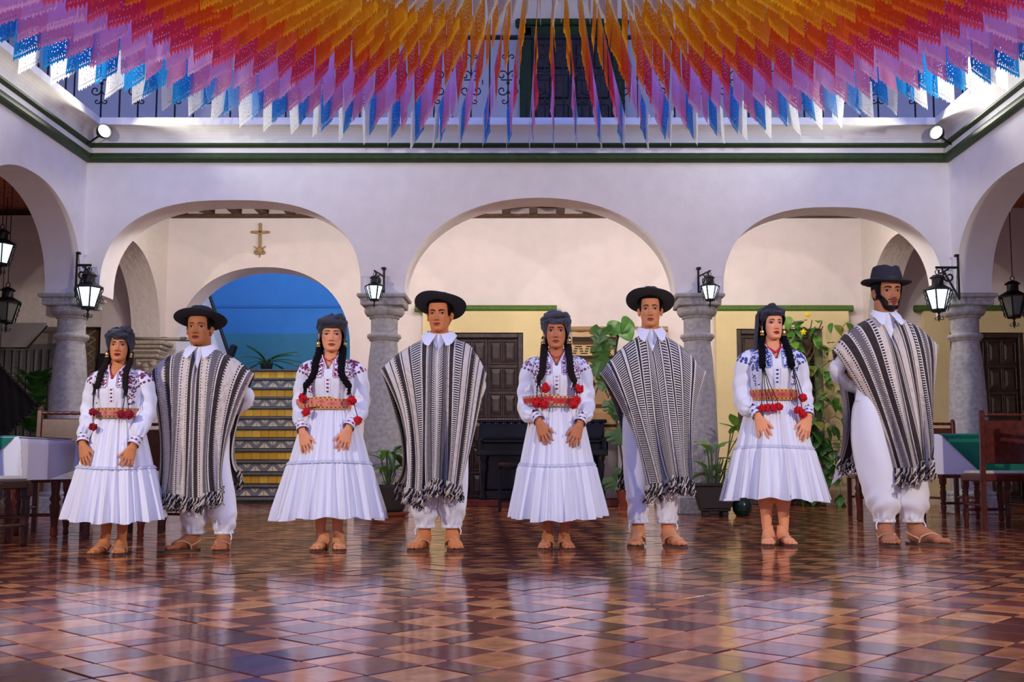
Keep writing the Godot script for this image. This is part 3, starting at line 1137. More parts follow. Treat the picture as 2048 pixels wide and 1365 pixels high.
	var d := struct("door_4", m, M.dark_green_paint, "green framed doorway with dark doors on the upper gallery")
	d.position = V(0.62, 4.93, -16.55)
	for s in [-1.0, 1.0]:
		m = MB.new()
		m.box(V(s * 0.325, 1.3, 0), V(0.63, 2.6, 0.05), 0.01)
		var leaf := obj("door_leaf", m, M.door_wood, d)
		for r in 5:
			for c in 2:
				m = MB.new()
				m.box(V(s * 0.325 + (c - 0.5) * 0.3, 0.3 + r * 0.5, 0.035), V(0.24, 0.4, 0.05), 0.03)
				obj("door_panel", m, M.door_wood, leaf)
	m = MB.new()
	for s in [-1.0, 1.0]:
		scroll(m, V(0.62 + s * 0.22, 8.3, -16.5), 0.12, 1.2, PI if s > 0 else 0.0, s, 0.016)
		scroll(m, V(0.62 + s * 0.6, 8.26, -16.5), 0.1, 1.2, PI if s > 0 else 0.0, -s, 0.016)
	m.bar(V(-0.4, 8.36, -16.5), V(1.64, 8.36, -16.5), 0.016)
	tag(obj("iron_scrollwork", m, M.iron_dark), "black iron scrollwork on the wall above the green framed doorway", "scrollwork")


# ---------- strings of cut-paper flags round a hub ----------
func flag_shape(k: int) -> ArrayMesh:
	var m := MB.new()
	var w := 0.25
	var nx := 10
	var pts := PackedVector3Array()
	var uvs := PackedVector2Array()
	for j in 5:
		for i in nx + 1:
			var u := float(i) / nx
			var v := j / 4.0
			var z := 0.005 * sin(u * 7.0 + k * 2.1) * (1.0 - v) + 0.012 * (1.0 - v) * (1.0 - v) * sin(k * 1.7 + u * 2.0)
			pts.append(V((u - 0.5) * 2 * w, -0.42 * (1.0 - v), z))
			uvs.append(Vector2(u, 1.0 - v))
	m.rows(pts, nx + 1, 5, false, uvs)
	for i in nx:   # fringe teeth
		var a := pts[i]
		var b := pts[i + 1]
		var q := m.v.size()
		m.vert(a, Vector2(0.02, 0.98))
		m.vert(b, Vector2(0.03, 0.98))
		m.vert((a + b) * 0.5 + V(0.005 * sin(i * 2.3 + k), (-0.05 if k > 3 else -0.024) - 0.008 * sin(i * 3.1 + k), 0.004), Vector2(0.02, 0.99))
		m.tri(q, q + 2, q + 1)
	return m.done()


func paper_pattern(k: int) -> ImageTexture:
	var n := 192
	var im := Image.create(n, n, false, Image.FORMAT_RGBA8)
	im.fill(Color.WHITE)
	var r := RandomNumberGenerator.new()
	r.seed = 90 + k
	var hole := func(cx: float, cy: float, rx: float, ry: float, rot: float) -> void:
		var q := int(maxf(rx, ry)) + 1
		for y in range(int(cy) - q, int(cy) + q + 1):
			for x in range(int(cx) - q, int(cx) + q + 1):
				if x < 3 or y < 5 or x >= n - 3 or y >= n - 6:
					continue
				var d := Vector2(x - cx, y - cy).rotated(rot)
				if d.x * d.x / (rx * rx) + d.y * d.y / (ry * ry) < 1.0:
					im.set_pixel(x, y, Color(1, 1, 1, 0))
	for ring in [[14.0, 7], [32.0, 12], [52.0, 16]]:
		for i in ring[1]:
			var a: float = TAU * i / ring[1] + k
			hole.call(n / 2 + cos(a) * ring[0], n / 2 + sin(a) * ring[0] * 0.95, 3.6, 1.5 + 0.5 * k, a + (PI / 2 if k == 1 else 0.0))
	for i in 34:
		var x := r.randf_range(10, n / 2 - 4)
		var y := r.randf_range(14, n - 12)
		if Vector2(x - n / 2, y - n / 2).length() < 64:
			continue
		var rot := r.randf_range(0, PI)
		hole.call(x, y, 3.4, 1.5, rot)
		hole.call(n - x, y, 3.4, 1.5, -rot)
	for i in 13:
		hole.call(12 + i * 14, n - 14, 2.2, 5.5, 0.0)
		hole.call(12 + i * 14, 14, 3.5, 1.6, 0.0)
	return img_tex(im)


func garlands() -> void:
	var pats := []
	var shapes := []
	for k in 3:
		pats.append(paper_pattern(k))
		shapes.append(flag_shape(k))
	shapes.append(flag_shape(5))
	var bands := [["white", rgb(236, 232, 224), 0], ["white", rgb(236, 232, 224), 0], ["amber", rgb(255, 206, 50), 1], ["amber", rgb(255, 194, 40), 1], ["orange", rgb(255, 140, 40), 2], ["crimson", rgb(248, 92, 118), 2], ["lilac", rgb(252, 208, 246), 0], ["pink", rgb(255, 178, 212), 0], ["blue", rgb(40, 168, 236), 1], ["white", rgb(232, 232, 230), 0]]
	var radii := [1.75, 2.3, 2.85, 3.32, 3.82, 4.34, 4.87, 5.37, 5.82, 6.22]
	for k in bands.size():
		var m := mat("paper_%d" % k, bands[k][1], 0.6)
		m.albedo_texture = pats[bands[k][2]]
		m.transparency = BaseMaterial3D.TRANSPARENCY_ALPHA_SCISSOR
		m.alpha_scissor_threshold = 0.5
		m.cull_mode = BaseMaterial3D.CULL_DISABLED
		m.backlight_enabled = true
		m.backlight = Color(1.2, 1.2, 1.2)
	mat("string", rgb(220, 216, 205), 0.8)
	var hub := V(0.1, 5.05, -6.3)
	var n := 0
	var total := 58
	for i in total:
		var phi := (i - (total - 1) / 2.0) * deg_to_rad(2.62)
		var dirv := V(sin(phi), 0, -cos(phi))
		var place := "%s of the middle" % ["first", "second", "third", "fourth", "fifth", "sixth", "seventh", "eighth", "ninth", "tenth", "eleventh", "twelfth", "thirteenth", "fourteenth", "fifteenth", "sixteenth", "seventeenth", "eighteenth", "nineteenth", "twentieth", "twenty-first", "twenty-second", "twenty-third", "twenty-fourth", "twenty-fifth", "twenty-sixth", "twenty-seventh", "twenty-eighth", "twenty-ninth"][(28 - i) if i < 29 else (i - 29)]
		var side := "left" if i < 29 else "right"
		var t := thing("paper_flag_garland", "string of rainbow cut-paper flags, %s" % place.replace("of the middle", "to the %s of the doorway axis" % side), "garland", hub, 0, "paper flag strings fanning over the courtyard")
		t.rotation.y = atan2(-dirv.z, dirv.x)
		var rope := PackedVector3Array()
		var reach := minf(6.55, (5.3 if phi < 0.0 else 4.9) / maxf(absf(sin(phi)), 0.01))
		for k in 13:
			var r := 0.3 + (reach - 0.3) * k / 12.0
			rope.append(V(r, sag(r), 0))
		var m := MB.new()
		m.tube(rope, pfa([0.004]), 4)
		obj("string", m, M.string, t)
		for k in bands.size():
			var r: float = radii[k] + rng.randf_range(-0.02, 0.02)
			if r * cos(phi) < 1.15 or r + 0.25 > reach:
				continue
			var f := obj("%s_flag" % bands[k][0], shapes[3 if k == 5 else rng.randi_range(0, 2)], M["paper_%d" % k], t)
			f.position = V(r, sag(r), 0)
			f.rotation = V(rng.randfn(0, 0.035), rng.randfn(0, 0.03), rng.randfn(0, 0.012))
			f.scale = V(1, rng.randf_range(0.95, 1.05), 1 if rng.randf() < 0.5 else -1)
			n += 1


func sag(r: float) -> float:
	return -0.18 * sin(PI * clampf(r / 6.6, 0, 1)) - 0.12 * r / 6.6


# ---------- stairwell behind the left arch ----------
func stairwell() -> void:
	var m := MB.new()
	m.box(V(-4.55, 4.6, -22.1), V(5.1, 2.4, 0.2))
	struct("wall_stair_back", m, M.blue_plaster, "blue upper wall at the top of the stairs")
	m = MB.new()
	m.box(V(-4.55, 1.7, -22.08), V(5.1, 3.4, 0.2))
	struct("wall_stair_lower", m, M.teal_plaster, "teal lower wall at the top of the stairs")
	m = MB.new()
	m.box(V(-4.55, 3.98, -21.99), V(5.1, 0.05, 0.02))
	struct("trim_9", m, M.dark_blue_paint, "darker blue line painted across the blue wall")
	m = MB.new()
	m.box(V(-7.0, 3.0, -19.6), V(0.3, 6.0, 5.1))
	m.box(V(-2.1, 3.0, -19.6), V(0.3, 6.0, 5.1))
	m.prism(PackedVector2Array([Vector2(-6.85, 2.3), Vector2(-6.02, 2.3), Vector2(-6.02, 2.66), Vector2(-6.5, 4.02), Vector2(-6.85, 5.0)]), 0.15, Transform3D(Basis.IDENTITY, V(0, 0, -20.85)))
	struct("wall_stair_side", m, M.white_plaster, "white side walls of the stairwell")
	# stairs: treads of grey stone, risers of yellow and of patterned tiles
	var pat := Image.create(64, 64, false, Image.FORMAT_RGBA8)
	pat.fill(rgb(222, 206, 178))
	for y in 64:
		for x in 64:
			if absi(x - y) < 21:
				var inn := absi(x - y) < 15
				pat.set_pixel(x, y, rgb(44, 52, 84))
				if inn and (sin(x * 0.55) * cos(y * 0.5) > 0.25):
					pat.set_pixel(x, y, rgb(206, 206, 214))
	for k in 2:
		var pm := mat("patterned_tile_%d" % k, Color.WHITE, 0.3)
		pm.albedo_texture = img_tex(pat)
		pm.uv1_scale = V(-1 if k else 1, 1, 1)
	for k in 3:
		mat("yellow_tile_%d" % k, [rgb(226, 170, 32), rgb(214, 158, 28), rgb(234, 184, 56)][k], 0.28)
	tri_map(mat("tread_stone", rgb(96, 92, 90), 0.7), noise_tex(0.03, 6, rgb(190, 188, 184), rgb(255, 255, 252)), 0.9)
	m = MB.new()
	var x0 := -6.2
	var x1 := -2.3
	for k in 13:
		m.box(V((x0 + x1) / 2, (k * 0.2 + 0.05) / 2, -17.0 - k * 0.28 - 0.16), V(x1 - x0, k * 0.2 + 0.05, 0.28))
	m.box(V((x0 + x1) / 2, 1.23, -21.4), V(x1 - x0, 2.5, 1.3))
	var stairs := struct("staircase", m, M.tread_stone, "staircase with yellow and patterned tile risers in the stair arch")
	var tile := MB.new()
	tile.box(Vector3.ZERO, V(0.142, 0.142, 0.012), 0.003)
	var tm := tile.done()
	for k in 13:
		m = MB.new()
		m.box(V((x0 + x1) / 2, 0.09 + k * 0.2 - 0.025, -17.0 - k * 0.28 - 0.12), V(x1 - x0, 0.05, 0.34), 0.018)
		obj("stair_tread", m, M.tread_stone, stairs)
		if k == 0:
			continue
		for i in 26:
			var o := obj("riser_tile", tm, M["patterned_tile_%d" % (i & 1)] if k % 2 == 1 else M["yellow_tile_%d" % rng.randi_range(0, 2)], stairs)
			o.position = V(x0 + 0.1 + i * 0.146, -0.012 + k * 0.2, -17.0 - k * 0.28 - 0.006 + rng.randf_range(-0.001, 0.001) + 0.0)
	# handrail with a vine on the white parapet
	m = MB.new()
	m.bar(V(-6.62, 4.5, -20.6), V(-6.02, 2.8, -20.6), 0.035)
	m.box(V(-5.98, 2.8, -20.6), V(0.13, 0.42, 0.12), 0.03, Basis(Vector3.BACK, -0.35))
	tag(obj("handrail", m, M.iron), "dark sloping handrail on the white stair parapet", "handrail")
	var t := thing("unseen_ceiling_lamp", "unseen cool white lamp high in the stairwell, lighting the blue wall", "lamp", V(-4.2, 5.3, -18.6))  # out of view above the arch, placed to brighten the blue stairwell wall
	m = MB.new()
	m.ball(V(0, -0.02, 0), V(0.12, 0.08, 0.12))
	obj("lamp_globe", m, M.lamp_glass, t)
	m = MB.new()
	m.bar(V(0, 0.04, 0), V(0, 0.7, 0), 0.012)
	obj("lamp_rod", m, M.iron, t)
	var l := OmniLight3D.new()
	l.name = "unseen_stair_light"
	l.light_color = rgb(226, 240, 255)
	l.light_energy = 5.0
	l.light_size = 0.1
	l.omni_range = 30.0
	l.omni_attenuation = 2.0
	l.shadow_enabled = true
	t.add_child(l)
	l.position = V(0, -0.12, 0)
	m = MB.new()
	m.ball(Vector3.ZERO, V(0.12, 0.12, 0.12))
	t = thing("globe_lamp", "white globe lamp on the wall beside the stairs", "lamp", V(-2.98, 3.2, -19.0))
	obj("lamp_globe", m, mat("globe_white", rgb(230, 226, 218), 0.4), t)
	m = MB.new()
	m.bar(V(0.1, 0, 0), V(0.73, 0, 0), 0.03)
	obj("lamp_arm", m, M.iron, t)


# ---------- heads ----------
# A head is one grid: rows from under the chin to the crown, columns round from the back over the front. y = 0 at the eyes.
const HW := [[-0.122, 0.014], [-0.115, 0.03], [-0.1, 0.044], [-0.08, 0.054], [-0.06, 0.0605], [-0.035, 0.066], [0.0, 0.0705], [0.03, 0.0725], [0.06, 0.072], [0.09, 0.061], [0.11, 0.039], [0.119, 0.004]]
const HF := [[-0.122, 0.066], [-0.115, 0.082], [-0.1, 0.089], [-0.08, 0.0885], [-0.06, 0.0885], [-0.035, 0.087], [0.0, 0.085], [0.03, 0.089], [0.06, 0.085], [0.09, 0.067], [0.11, 0.034], [0.119, -0.012]]
const HB := [[-0.122, 0.03], [-0.115, 0.012], [-0.1, -0.012], [-0.08, -0.045], [-0.06, -0.07], [-0.035, -0.09], [0.0, -0.1], [0.03, -0.105], [0.06, -0.104], [0.09, -0.088], [0.11, -0.058], [0.119, -0.02]]


func head_point(y: float, a: float, off := 0.0, sq := 0.92) -> Vector3:
	var w := lut(HW, y) + off
	var f := lut(HF, y) + off
	var b := lut(HB, y) - off
	var s := sin(a)
	var c := cos(a)
	var mid := (f + b) * 0.5
	return V(w * signf(s) * pow(absf(s), sq), y, mid + (f - mid) * signf(c) * pow(absf(c), 0.86))


func sm(e0: float, e1: float, x: float) -> float:
	return smoothstep(e0, e1, x)


func head_mesh(mb: MB, xf: Transform3D, p: Dictionary) -> void:
	var skin: Color = p.skin.srgb_to_linear()
	var lip: Color = p.lip.srgb_to_linear()
	var dark := rgb(24, 17, 14).srgb_to_linear()
	var brow_c: Color = p.get("brow_col", rgb(20, 13, 11)).srgb_to_linear()
	var white := rgb(190, 170, 156).srgb_to_linear()
	var shade: Color = p.get("shadow", p.skin).srgb_to_linear()
	var beard: float = p.get("beard", 0.0)
	var wide: float = p.get("wide", 1.0)
	var nose: float = p.get("nose", 1.0)
	var lips: float = p.get("lips", 1.0)
	var eye_h: float = p.get("eye_h", 1.0)
	var smile: float = p.get("smile", 0.0)
	var jaw: float = p.get("jaw", 1.0)
	var nu := 113
	var nv := 112
	var pts := PackedVector3Array()
	var cols := PackedColorArray()
	for j in nv:
		var v := float(j) / (nv - 1)
		var y := lerpf(-0.122, 0.119, v)
		if v > 0.9:
			y = lerpf(0.0949, 0.119, sin((v - 0.9) / 0.1 * PI / 2))
		for i in nu:
			var t := float(i) / (nu - 1) * 2.0 - 1.0
			var a := PI * (0.62 * t + 0.38 * t * t * t)   # denser in front
			var q := head_point(y, a)
			if y < -0.03:
				q.x *= lerpf(1.0, jaw, sm(-0.03, -0.09, y))
			var c := skin
			if q.z > 0.0:
				var x := q.x
				var ax := absf(x)
				var d := 0.0
				# nose
				if ax < 0.035:
					var nt := clampf((0.016 - y) / 0.056, 0.0, 1.0)
					var hgt := (0.0045 + 0.0225 * nt * nt) * (1.0 - sm(-0.041, -0.053, y)) * sm(0.03, 0.008, y)
					d += nose * hgt * gs(x, 0.0075 + 0.0045 * nt)
					d += nose * 0.0095 * gs(ax - 0.0135, 0.0068) * gs(y + 0.0425, 0.0068)
					d -= 0.004 * gs(ax - 0.007, 0.0035) * gs(y + 0.0505, 0.0028)
				# eyes
				var ex := ax - 0.0325
				d -= 0.0105 * gs(ex, 0.017) * gs(y - 0.003, 0.0115)
				d += 0.0075 * gs(ex, 0.0115) * gs(y + 0.0005, 0.0075)
				d += 0.0032 * gs(ex, 0.024) * gs(y - 0.0225, 0.0075)
				var lid := 0.0062 * eye_h * sqrt(maxf(0.0, 1.0 - pow(ex / 0.017, 2.0)))
				d += 0.0022 * gs(y - lid - 0.0024, 0.0022) * (1.0 if absf(ex) < 0.017 else 0.0)
				d += 0.0012 * gs(y + lid * 0.75 + 0.002, 0.0022) * (1.0 if absf(ex) < 0.017 else 0.0)
				# cheeks, mouth, chin
				d += 0.0045 * gs(ax - 0.044, 0.02) * gs(y + 0.026, 0.02)
				d -= 0.003 * gs(ax - 0.03, 0.012) * gs(y + 0.062, 0.018)
				var my := y + 0.0715 - smile * 0.004 * pow(ax / 0.024, 2.0)
				d += 0.0055 * gs(x, 0.024) * gs(y + 0.072, 0.016)
				d += lips * 0.0052 * gs(x, 0.021) * gs(my - 0.0058, 0.0046)
				d += lips * 0.006 * gs(x, 0.0185) * gs(my + 0.0068, 0.0056)
				d -= 0.0042 * gs(x, 0.024) * gs(my, 0.0019)
				d -= 0.0015 * gs(x, 0.004) * gs(y + 0.0585, 0.006)
				d -= 0.0035 * gs(x, 0.018) * gs(y + 0.0895, 0.006)
				d += 0.0062 * gs(x, 0.018) * gs(y + 0.106, 0.012)
				d += 0.002 * gs(ax - 0.03, 0.02) * gs(y - 0.055, 0.02)
				q.z += d * sm(0.0, 0.03, q.z)
				# colours of skin, lips, brows and eyes
				var half := 0.0245
				if ax < half:
					var k := 1.0 - pow(ax / half, 2.0)
					var up := 0.0098 * lips * k * (1.0 - 0.22 * gs(x, 0.005))
					var dn := 0.0118 * lips * k
					var inl := sm(up + 0.0012, up - 0.0012, my) * sm(-dn - 0.0012, -dn + 0.0012, my)
					c = c.lerp(lip, inl)
					c = c.lerp(lip * 0.3, 0.9 * gs(my, 0.0017) * sm(half, half - 0.004, ax))  # shade painted into the crease between the lips
				if p.has("blush"):
					c = c.lerp(p.blush.srgb_to_linear(), 0.5 * gs(ax - 0.046, 0.016) * gs(y + 0.024, 0.017))
				if p.has("eyeshadow"):
					c = c.lerp(p.eyeshadow.srgb_to_linear(), 0.7 * gs(ex - 0.002, 0.015) * gs(y - 0.0105, 0.0055))
				var bt := (ax - 0.012) / 0.038
				if bt > -0.1 and bt < 1.1:
					var by: float = 0.0205 + p.get("arch", 0.006) * sin(PI * clampf(bt * 0.85, 0, 1)) - 0.004 * bt * bt - p.get("frown", 0.0) * (1.0 - bt)
					var bw: float = 1.45 * p.get("brow", 0.0033) * (1.0 - 0.5 * bt)
					c = c.lerp(brow_c, 1.0 * sm(bw + 0.0014, bw - 0.0012, absf(y - by)) * sm(-0.08, 0.05, bt) * sm(1.06, 0.85, bt))
				if absf(ex) < 0.019:
					var e := sm(lid + 0.0007, lid - 0.0007, y) * sm(-lid * 0.78 - 0.0007, -lid * 0.78 + 0.0007, y) * (1.0 if absf(ex) < 0.017 else 0.0)
					c = c.lerp(white, e)
					var look: float = p.get("look", 0.0)
					var r := Vector2((x - signf(x) * 0.0325) - look, y - 0.0006).length()
					c = c.lerp(dark, e * sm(0.0084, 0.0068, r))
					var lw: float = p.get("liner", 0.0017)
					c = c.lerp(dark, 0.95 * sm(lw + 0.0009, lw - 0.0005, absf(y - lid - lw * 0.4)))
					c = c.lerp(dark, 0.5 * gs(y + lid * 0.78, 0.0013))
				if beard > 0.0:
					var edge := -0.07 + (ax - 0.026) * 1.45
					var b := sm(0.003, -0.005, y - edge) * sm(0.024, 0.032, ax)
					b = maxf(b, sm(-0.0885, -0.0935, y))
					b = maxf(b, 0.92 * sm(0.031, 0.026, ax) * sm(-0.0515, -0.055, y) * sm(0.009, 0.011, my))
					b = maxf(b, 0.8 * gs(x, 0.007) * gs(y + 0.0875, 0.004))
					b *= 1.0 - 0.9 * sm(half + 0.001, half - 0.003, ax) * sm(0.0105, 0.0095, absf(my))
					c = c.lerp(rgb(17, 12, 11).srgb_to_linear(), clampf(b * beard, 0, 1))
			if beard > 0.0 and q.z <= 0.0 and q.z > -0.03 and y < 0.0 and y > -0.09:
				c = c.lerp(rgb(17, 12, 11).srgb_to_linear(), sm(-0.03, -0.012, q.z) * sm(0.0, -0.02, y))
			q.x *= wide
			pts.append(xf * q)
			cols.append(c)
	var i0 := mb.rows(pts, nu, nv, true)
	for k in cols.size():
		mb.c[i0 + k] = cols[k]
	# ears
	for s in [-1.0, 1.0]:
		mb.col = skin
		var ep := PackedVector3Array()
		for j in 11:
			var b := PI * j / 10.0 - PI / 2
			for i in 15:
				var a := TAU * i / 14.0
				var e := V(0.0085 * cos(b) * sin(a), 0.031 * sin(b), 0.017 * cos(b) * cos(a))
				e.x += s * (0.006 * gs(Vector2(e.y, e.z).length() - 0.021, 0.007) - 0.004 * gs(e.z, 0.008) * gs(e.y, 0.012))
				e.z *= 1.0 + 0.35 * sin(b)
				e = Basis(Vector3.UP, -s * 0.5) * Basis(Vector3.RIGHT, -0.15) * e
				ep.append(xf * (e + V(s * 0.0735 * wide, -0.012, -0.006)))
		mb.rows(ep, 15, 11, true)


# ---------- limbs that are shared between figures ----------
var hand_r := MB.new()      # wrist at the origin, fingers along -y, back of the hand to +z, thumb to +x
var foot_r := MB.new()      # heel at the origin, toes to +z, sole at y = 0.012; big toe to +x
var torso_w := MB.new()
var torso_m := MB.new()


func limbs() -> void:
	var f := Field.new(V(-0.06, -0.2, -0.05), V(0.09, 0.03, 0.05), 0.0029)
	var k := [V(-0.031, -0.083, 0.0), V(-0.011, -0.09, 0.004), V(0.011, -0.089, 0.004), V(0.031, -0.082, 0.001)]
	f.bone(V(0, 0.03, 0), V(0, -0.005, 0), 0.026, 0.025, 0.01, 0.75)
	for i in 4:
		f.bone(V((i - 1.5) * 0.011, -0.012, 0), k[i], 0.0155, 0.0115, 0.012)
	var spread := [-0.2, -0.05, 0.07, 0.2]
	var lens := [0.058, 0.074, 0.08, 0.072]
	for i in 4:
		var dirv := V(sin(spread[i]), -cos(spread[i]), 0)
		var at: Vector3 = k[i]
		var bend := -0.18 - 0.04 * (3 - i)
		for q in 3:
			var l: float = lens[i] * [0.46, 0.3, 0.24][q]
			var d := Basis(Vector3.RIGHT, -bend * (q + 0.3)) * dirv
			var nxt := at + d * l
			f.bone(at, nxt, 0.0094 - q * 0.0009, 0.0086 - q * 0.001, 0.0035)
			at = nxt
	f.bone(V(0.018, -0.018, -0.004), V(0.04, -0.05, -0.012), 0.016, 0.013, 0.012)
	f.bone(V(0.04, -0.05, -0.012), V(0.058, -0.078, -0.014), 0.0115, 0.0098, 0.004)
	f.bone(V(0.058, -0.078, -0.014), V(0.067, -0.1, -0.012), 0.0094, 0.0075, 0.003)
	f.mesh(hand_r)
	f = Field.new(V(-0.06, -0.005, -0.06), V(0.06, 0.13, 0.23), 0.0042)
	f.bone(V(0, 0.042, 0.01), V(0, 0.04, 0.02), 0.03, 0.03, 0.02)
	f.bone(V(0, 0.13, 0.012), V(0, 0.06, 0.02), 0.032, 0.036, 0.03)
	f.bone(V(0.004, 0.07, 0.04), V(0.008, 0.035, 0.13), 0.034, 0.022, 0.03)
	f.bone(V(0, 0.032, 0.02), V(-0.016, 0.028, 0.12), 0.024, 0.019, 0.02)
	f.bone(V(0.022, 0.03, 0.13), V(-0.024, 0.027, 0.115), 0.021, 0.018, 0.02)
	var tx := [0.028, 0.006, -0.009, -0.022, -0.034]
	var tz := [0.185, 0.188, 0.18, 0.168, 0.153]
	for i in 5:
		var r: float = [0.0135, 0.0092, 0.0088, 0.0084, 0.0085][i]
		f.bone(V(tx[i] * 0.85, 0.028, 0.13 - i * 0.005), V(tx[i], 0.013 + r, tz[i]), r * 1.05, r, 0.004)
	f.mesh(foot_r)
	for w in 2:
		var lady := w == 0
		var g := Field.new(V(-0.3, 0.04, -0.2), V(0.3, 1.44, 0.2), 0.013)
		var pr := 0.12 if lady else 0.085
		g.bone(V(-0.07, 0.86, 0), V(0.07, 0.86, 0), pr, pr, 0.04, 0.85)
		g.bone(V(0, 0.88, 0), V(0, 1.04, 0.0), 0.115, 0.098, 0.05, 0.85)
		g.bone(V(0, 1.04, 0), V(0, 1.2, 0.005), 0.1, 0.118, 0.05, 0.8)
		var sy := 1.245 if lady else 1.205
		g.bone(V(-0.1, sy, 0), V(0.1, sy, 0), 0.068 if lady else 0.062, 0.068 if lady else 0.062, 0.05)
		g.bone(V(0, sy, -0.005), V(0, 1.315, -0.004), 0.075, 0.055, 0.05)
		if lady:
			g.bone(V(0, 1.17, 0.032), V(0, 1.272, 0.03), 0.088, 0.066, 0.03)
		g.bone(V(0, 1.3, -0.008), V(0, 1.42, 0.012), 0.052 if lady else 0.056, 0.05 if lady else 0.056, 0.03)
		for s in [-1.0, 1.0]:
			g.bone(V(s * 0.145, sy + 0.005, 0), V(s * (0.2 if lady else 0.185), 1.02, -0.015 if lady else -0.06), 0.042 if lady else 0.036, 0.032 if lady else 0.026, 0.03)
			if lady:
				g.bone(V(s * 0.2, 1.02, -0.015), V(s * 0.178, 0.95, 0.05), 0.03, 0.026, 0.015)
			else:
				g.bone(V(s * 0.185, 1.02, -0.06), V(s * 0.09, 0.93, -0.15), 0.026, 0.026, 0.015)
				g.bone(V(s * 0.09, 0.93, -0.15), V(s * 0.01, 0.9, -0.165), 0.032, 0.03, 0.015, 0.6)
			var fx := 0.058 if lady else 0.1
			g.bone(V(s * (0.085 if lady else 0.075), 0.82, 0), V(s * lerpf(0.08, fx, 0.6), 0.46, 0.005), 0.095 if lady else 0.066, 0.058 if lady else 0.05, 0.03)
			if lady:
				g.bone(V(s * lerpf(0.08, fx, 0.6), 0.46, 0.005), V(s * fx, 0.3, -0.012), 0.05, 0.046, 0.03)
				g.bone(V(s * fx, 0.3, -0.012), V(s * fx, 0.1, 0.0), 0.046, 0.03, 0.03)
		g.mesh(torso_w if lady else torso_m)


func shirt_tex(called: String, accent: Color, accent2: Color, seed_: int) -> void:
	var white := rgb(236, 236, 240)
	var flower := func(im: Image, x: int, y: int, s: int, r: RandomNumberGenerator) -> void:
		var c := accent if r.randf() < 0.62 else accent2
		for k in 5:
			var a := r.randf() * 0.8 + TAU * k / 5
			im.fill_rect(Rect2i(x + int(cos(a) * s * 0.62) - s / 2, y + int(sin(a) * s * 0.62) - s / 2, s, s), c)
		im.fill_rect(Rect2i(x - s / 4, y - s / 4, maxi(1, s / 2), maxi(1, s / 2)), accent2.lightened(0.3))
		if r.randf() < 0.7:
			im.fill_rect(Rect2i(x + s, y - s, s, maxi(1, s / 3)), accent.lerp(white, 0.3))
	var r := RandomNumberGenerator.new()
	r.seed = seed_
	# bodice: u runs round from the back seam, 0.5 is the front; v = 0 at the neck
	var w := 1024
	var h := 512
	var im := Image.create(w, h, false, Image.FORMAT_RGBA8)
	im.fill(white)
	for n in 1250:
		var x := r.randi_range(10, w - 10)
		var y := r.randi_range(6, 225)
		var fx := absf(x - 512.0) / 512.0
		var yoke := y < 218 and fx > 0.085
		var strip := y < 218 and fx > 0.24 and fx < 0.36
		if yoke or strip:
			flower.call(im, x, y if not strip else r.randi_range(6, 400), 7, r)
	for s in [-1, 1]:
		im.fill_rect(Rect2i(512 + s * 36 - 5, 0, 3, 226), accent)
		im.fill_rect(Rect2i(512 + s * 36 + 6, 0, 3, 226), accent)
		for k in 15:
			im.fill_rect(Rect2i(512 + s * 36 - 1, k * 15 + 3, 5, 8), accent2)
	for s in [-1, 1]:
		im.fill_rect(Rect2i(512 + (38 if s > 0 else -180), 225, 142, 3), accent)
		im.fill_rect(Rect2i(512 + (38 if s > 0 else -180), 236, 142, 3), accent)
		for k in 12:
			im.fill_rect(Rect2i(512 + (40 if s > 0 else -178) + k * 12, 229, 6, 6), accent2)
	im.fill_rect(Rect2i(490, 240, 2, 160), accent.lerp(white, 0.4))
	im.fill_rect(Rect2i(532, 240, 2, 160), accent.lerp(white, 0.4))
	for k in 4:
		flower.call(im, 512, 256 + k * 38, 9, r)
	var m := cloth(called + "_bodice", Color.WHITE)
	m.albedo_texture = img_tex(im)
	# sleeve: u round, v along; flowers on the shoulder
	im = Image.create(256, 512, false, Image.FORMAT_RGBA8)
	im.fill(white)
	for n in 60:
		flower.call(im, r.randi_range(4, 250), r.randi_range(2, 105), 8, r)
	for x in range(4, 256, 24):
		flower.call(im, x, 118, 7, r)
	m = cloth(called + "_sleeve", Color.WHITE)
	m.albedo_texture = img_tex(im)
	im = Image.create(256, 96, false, Image.FORMAT_RGBA8)
	im.fill(white)
	for e in [[6, 3], [13, 2], [80, 3], [88, 2]]:
		im.fill_rect(Rect2i(0, e[0], 256, e[1]), accent.lerp(white, 0.45))
	for x in range(10, 250, 36):
		flower.call(im, x, 46 + r.randi_range(-6, 6), 10, r)
		im.fill_rect(Rect2i(x + 14, 40, 9, 3), accent)
		im.fill_rect(Rect2i(x + 17, 46, 3, 10), accent)
	m = cloth(called + "_cuff", Color.WHITE)
	m.albedo_texture = img_tex(im)


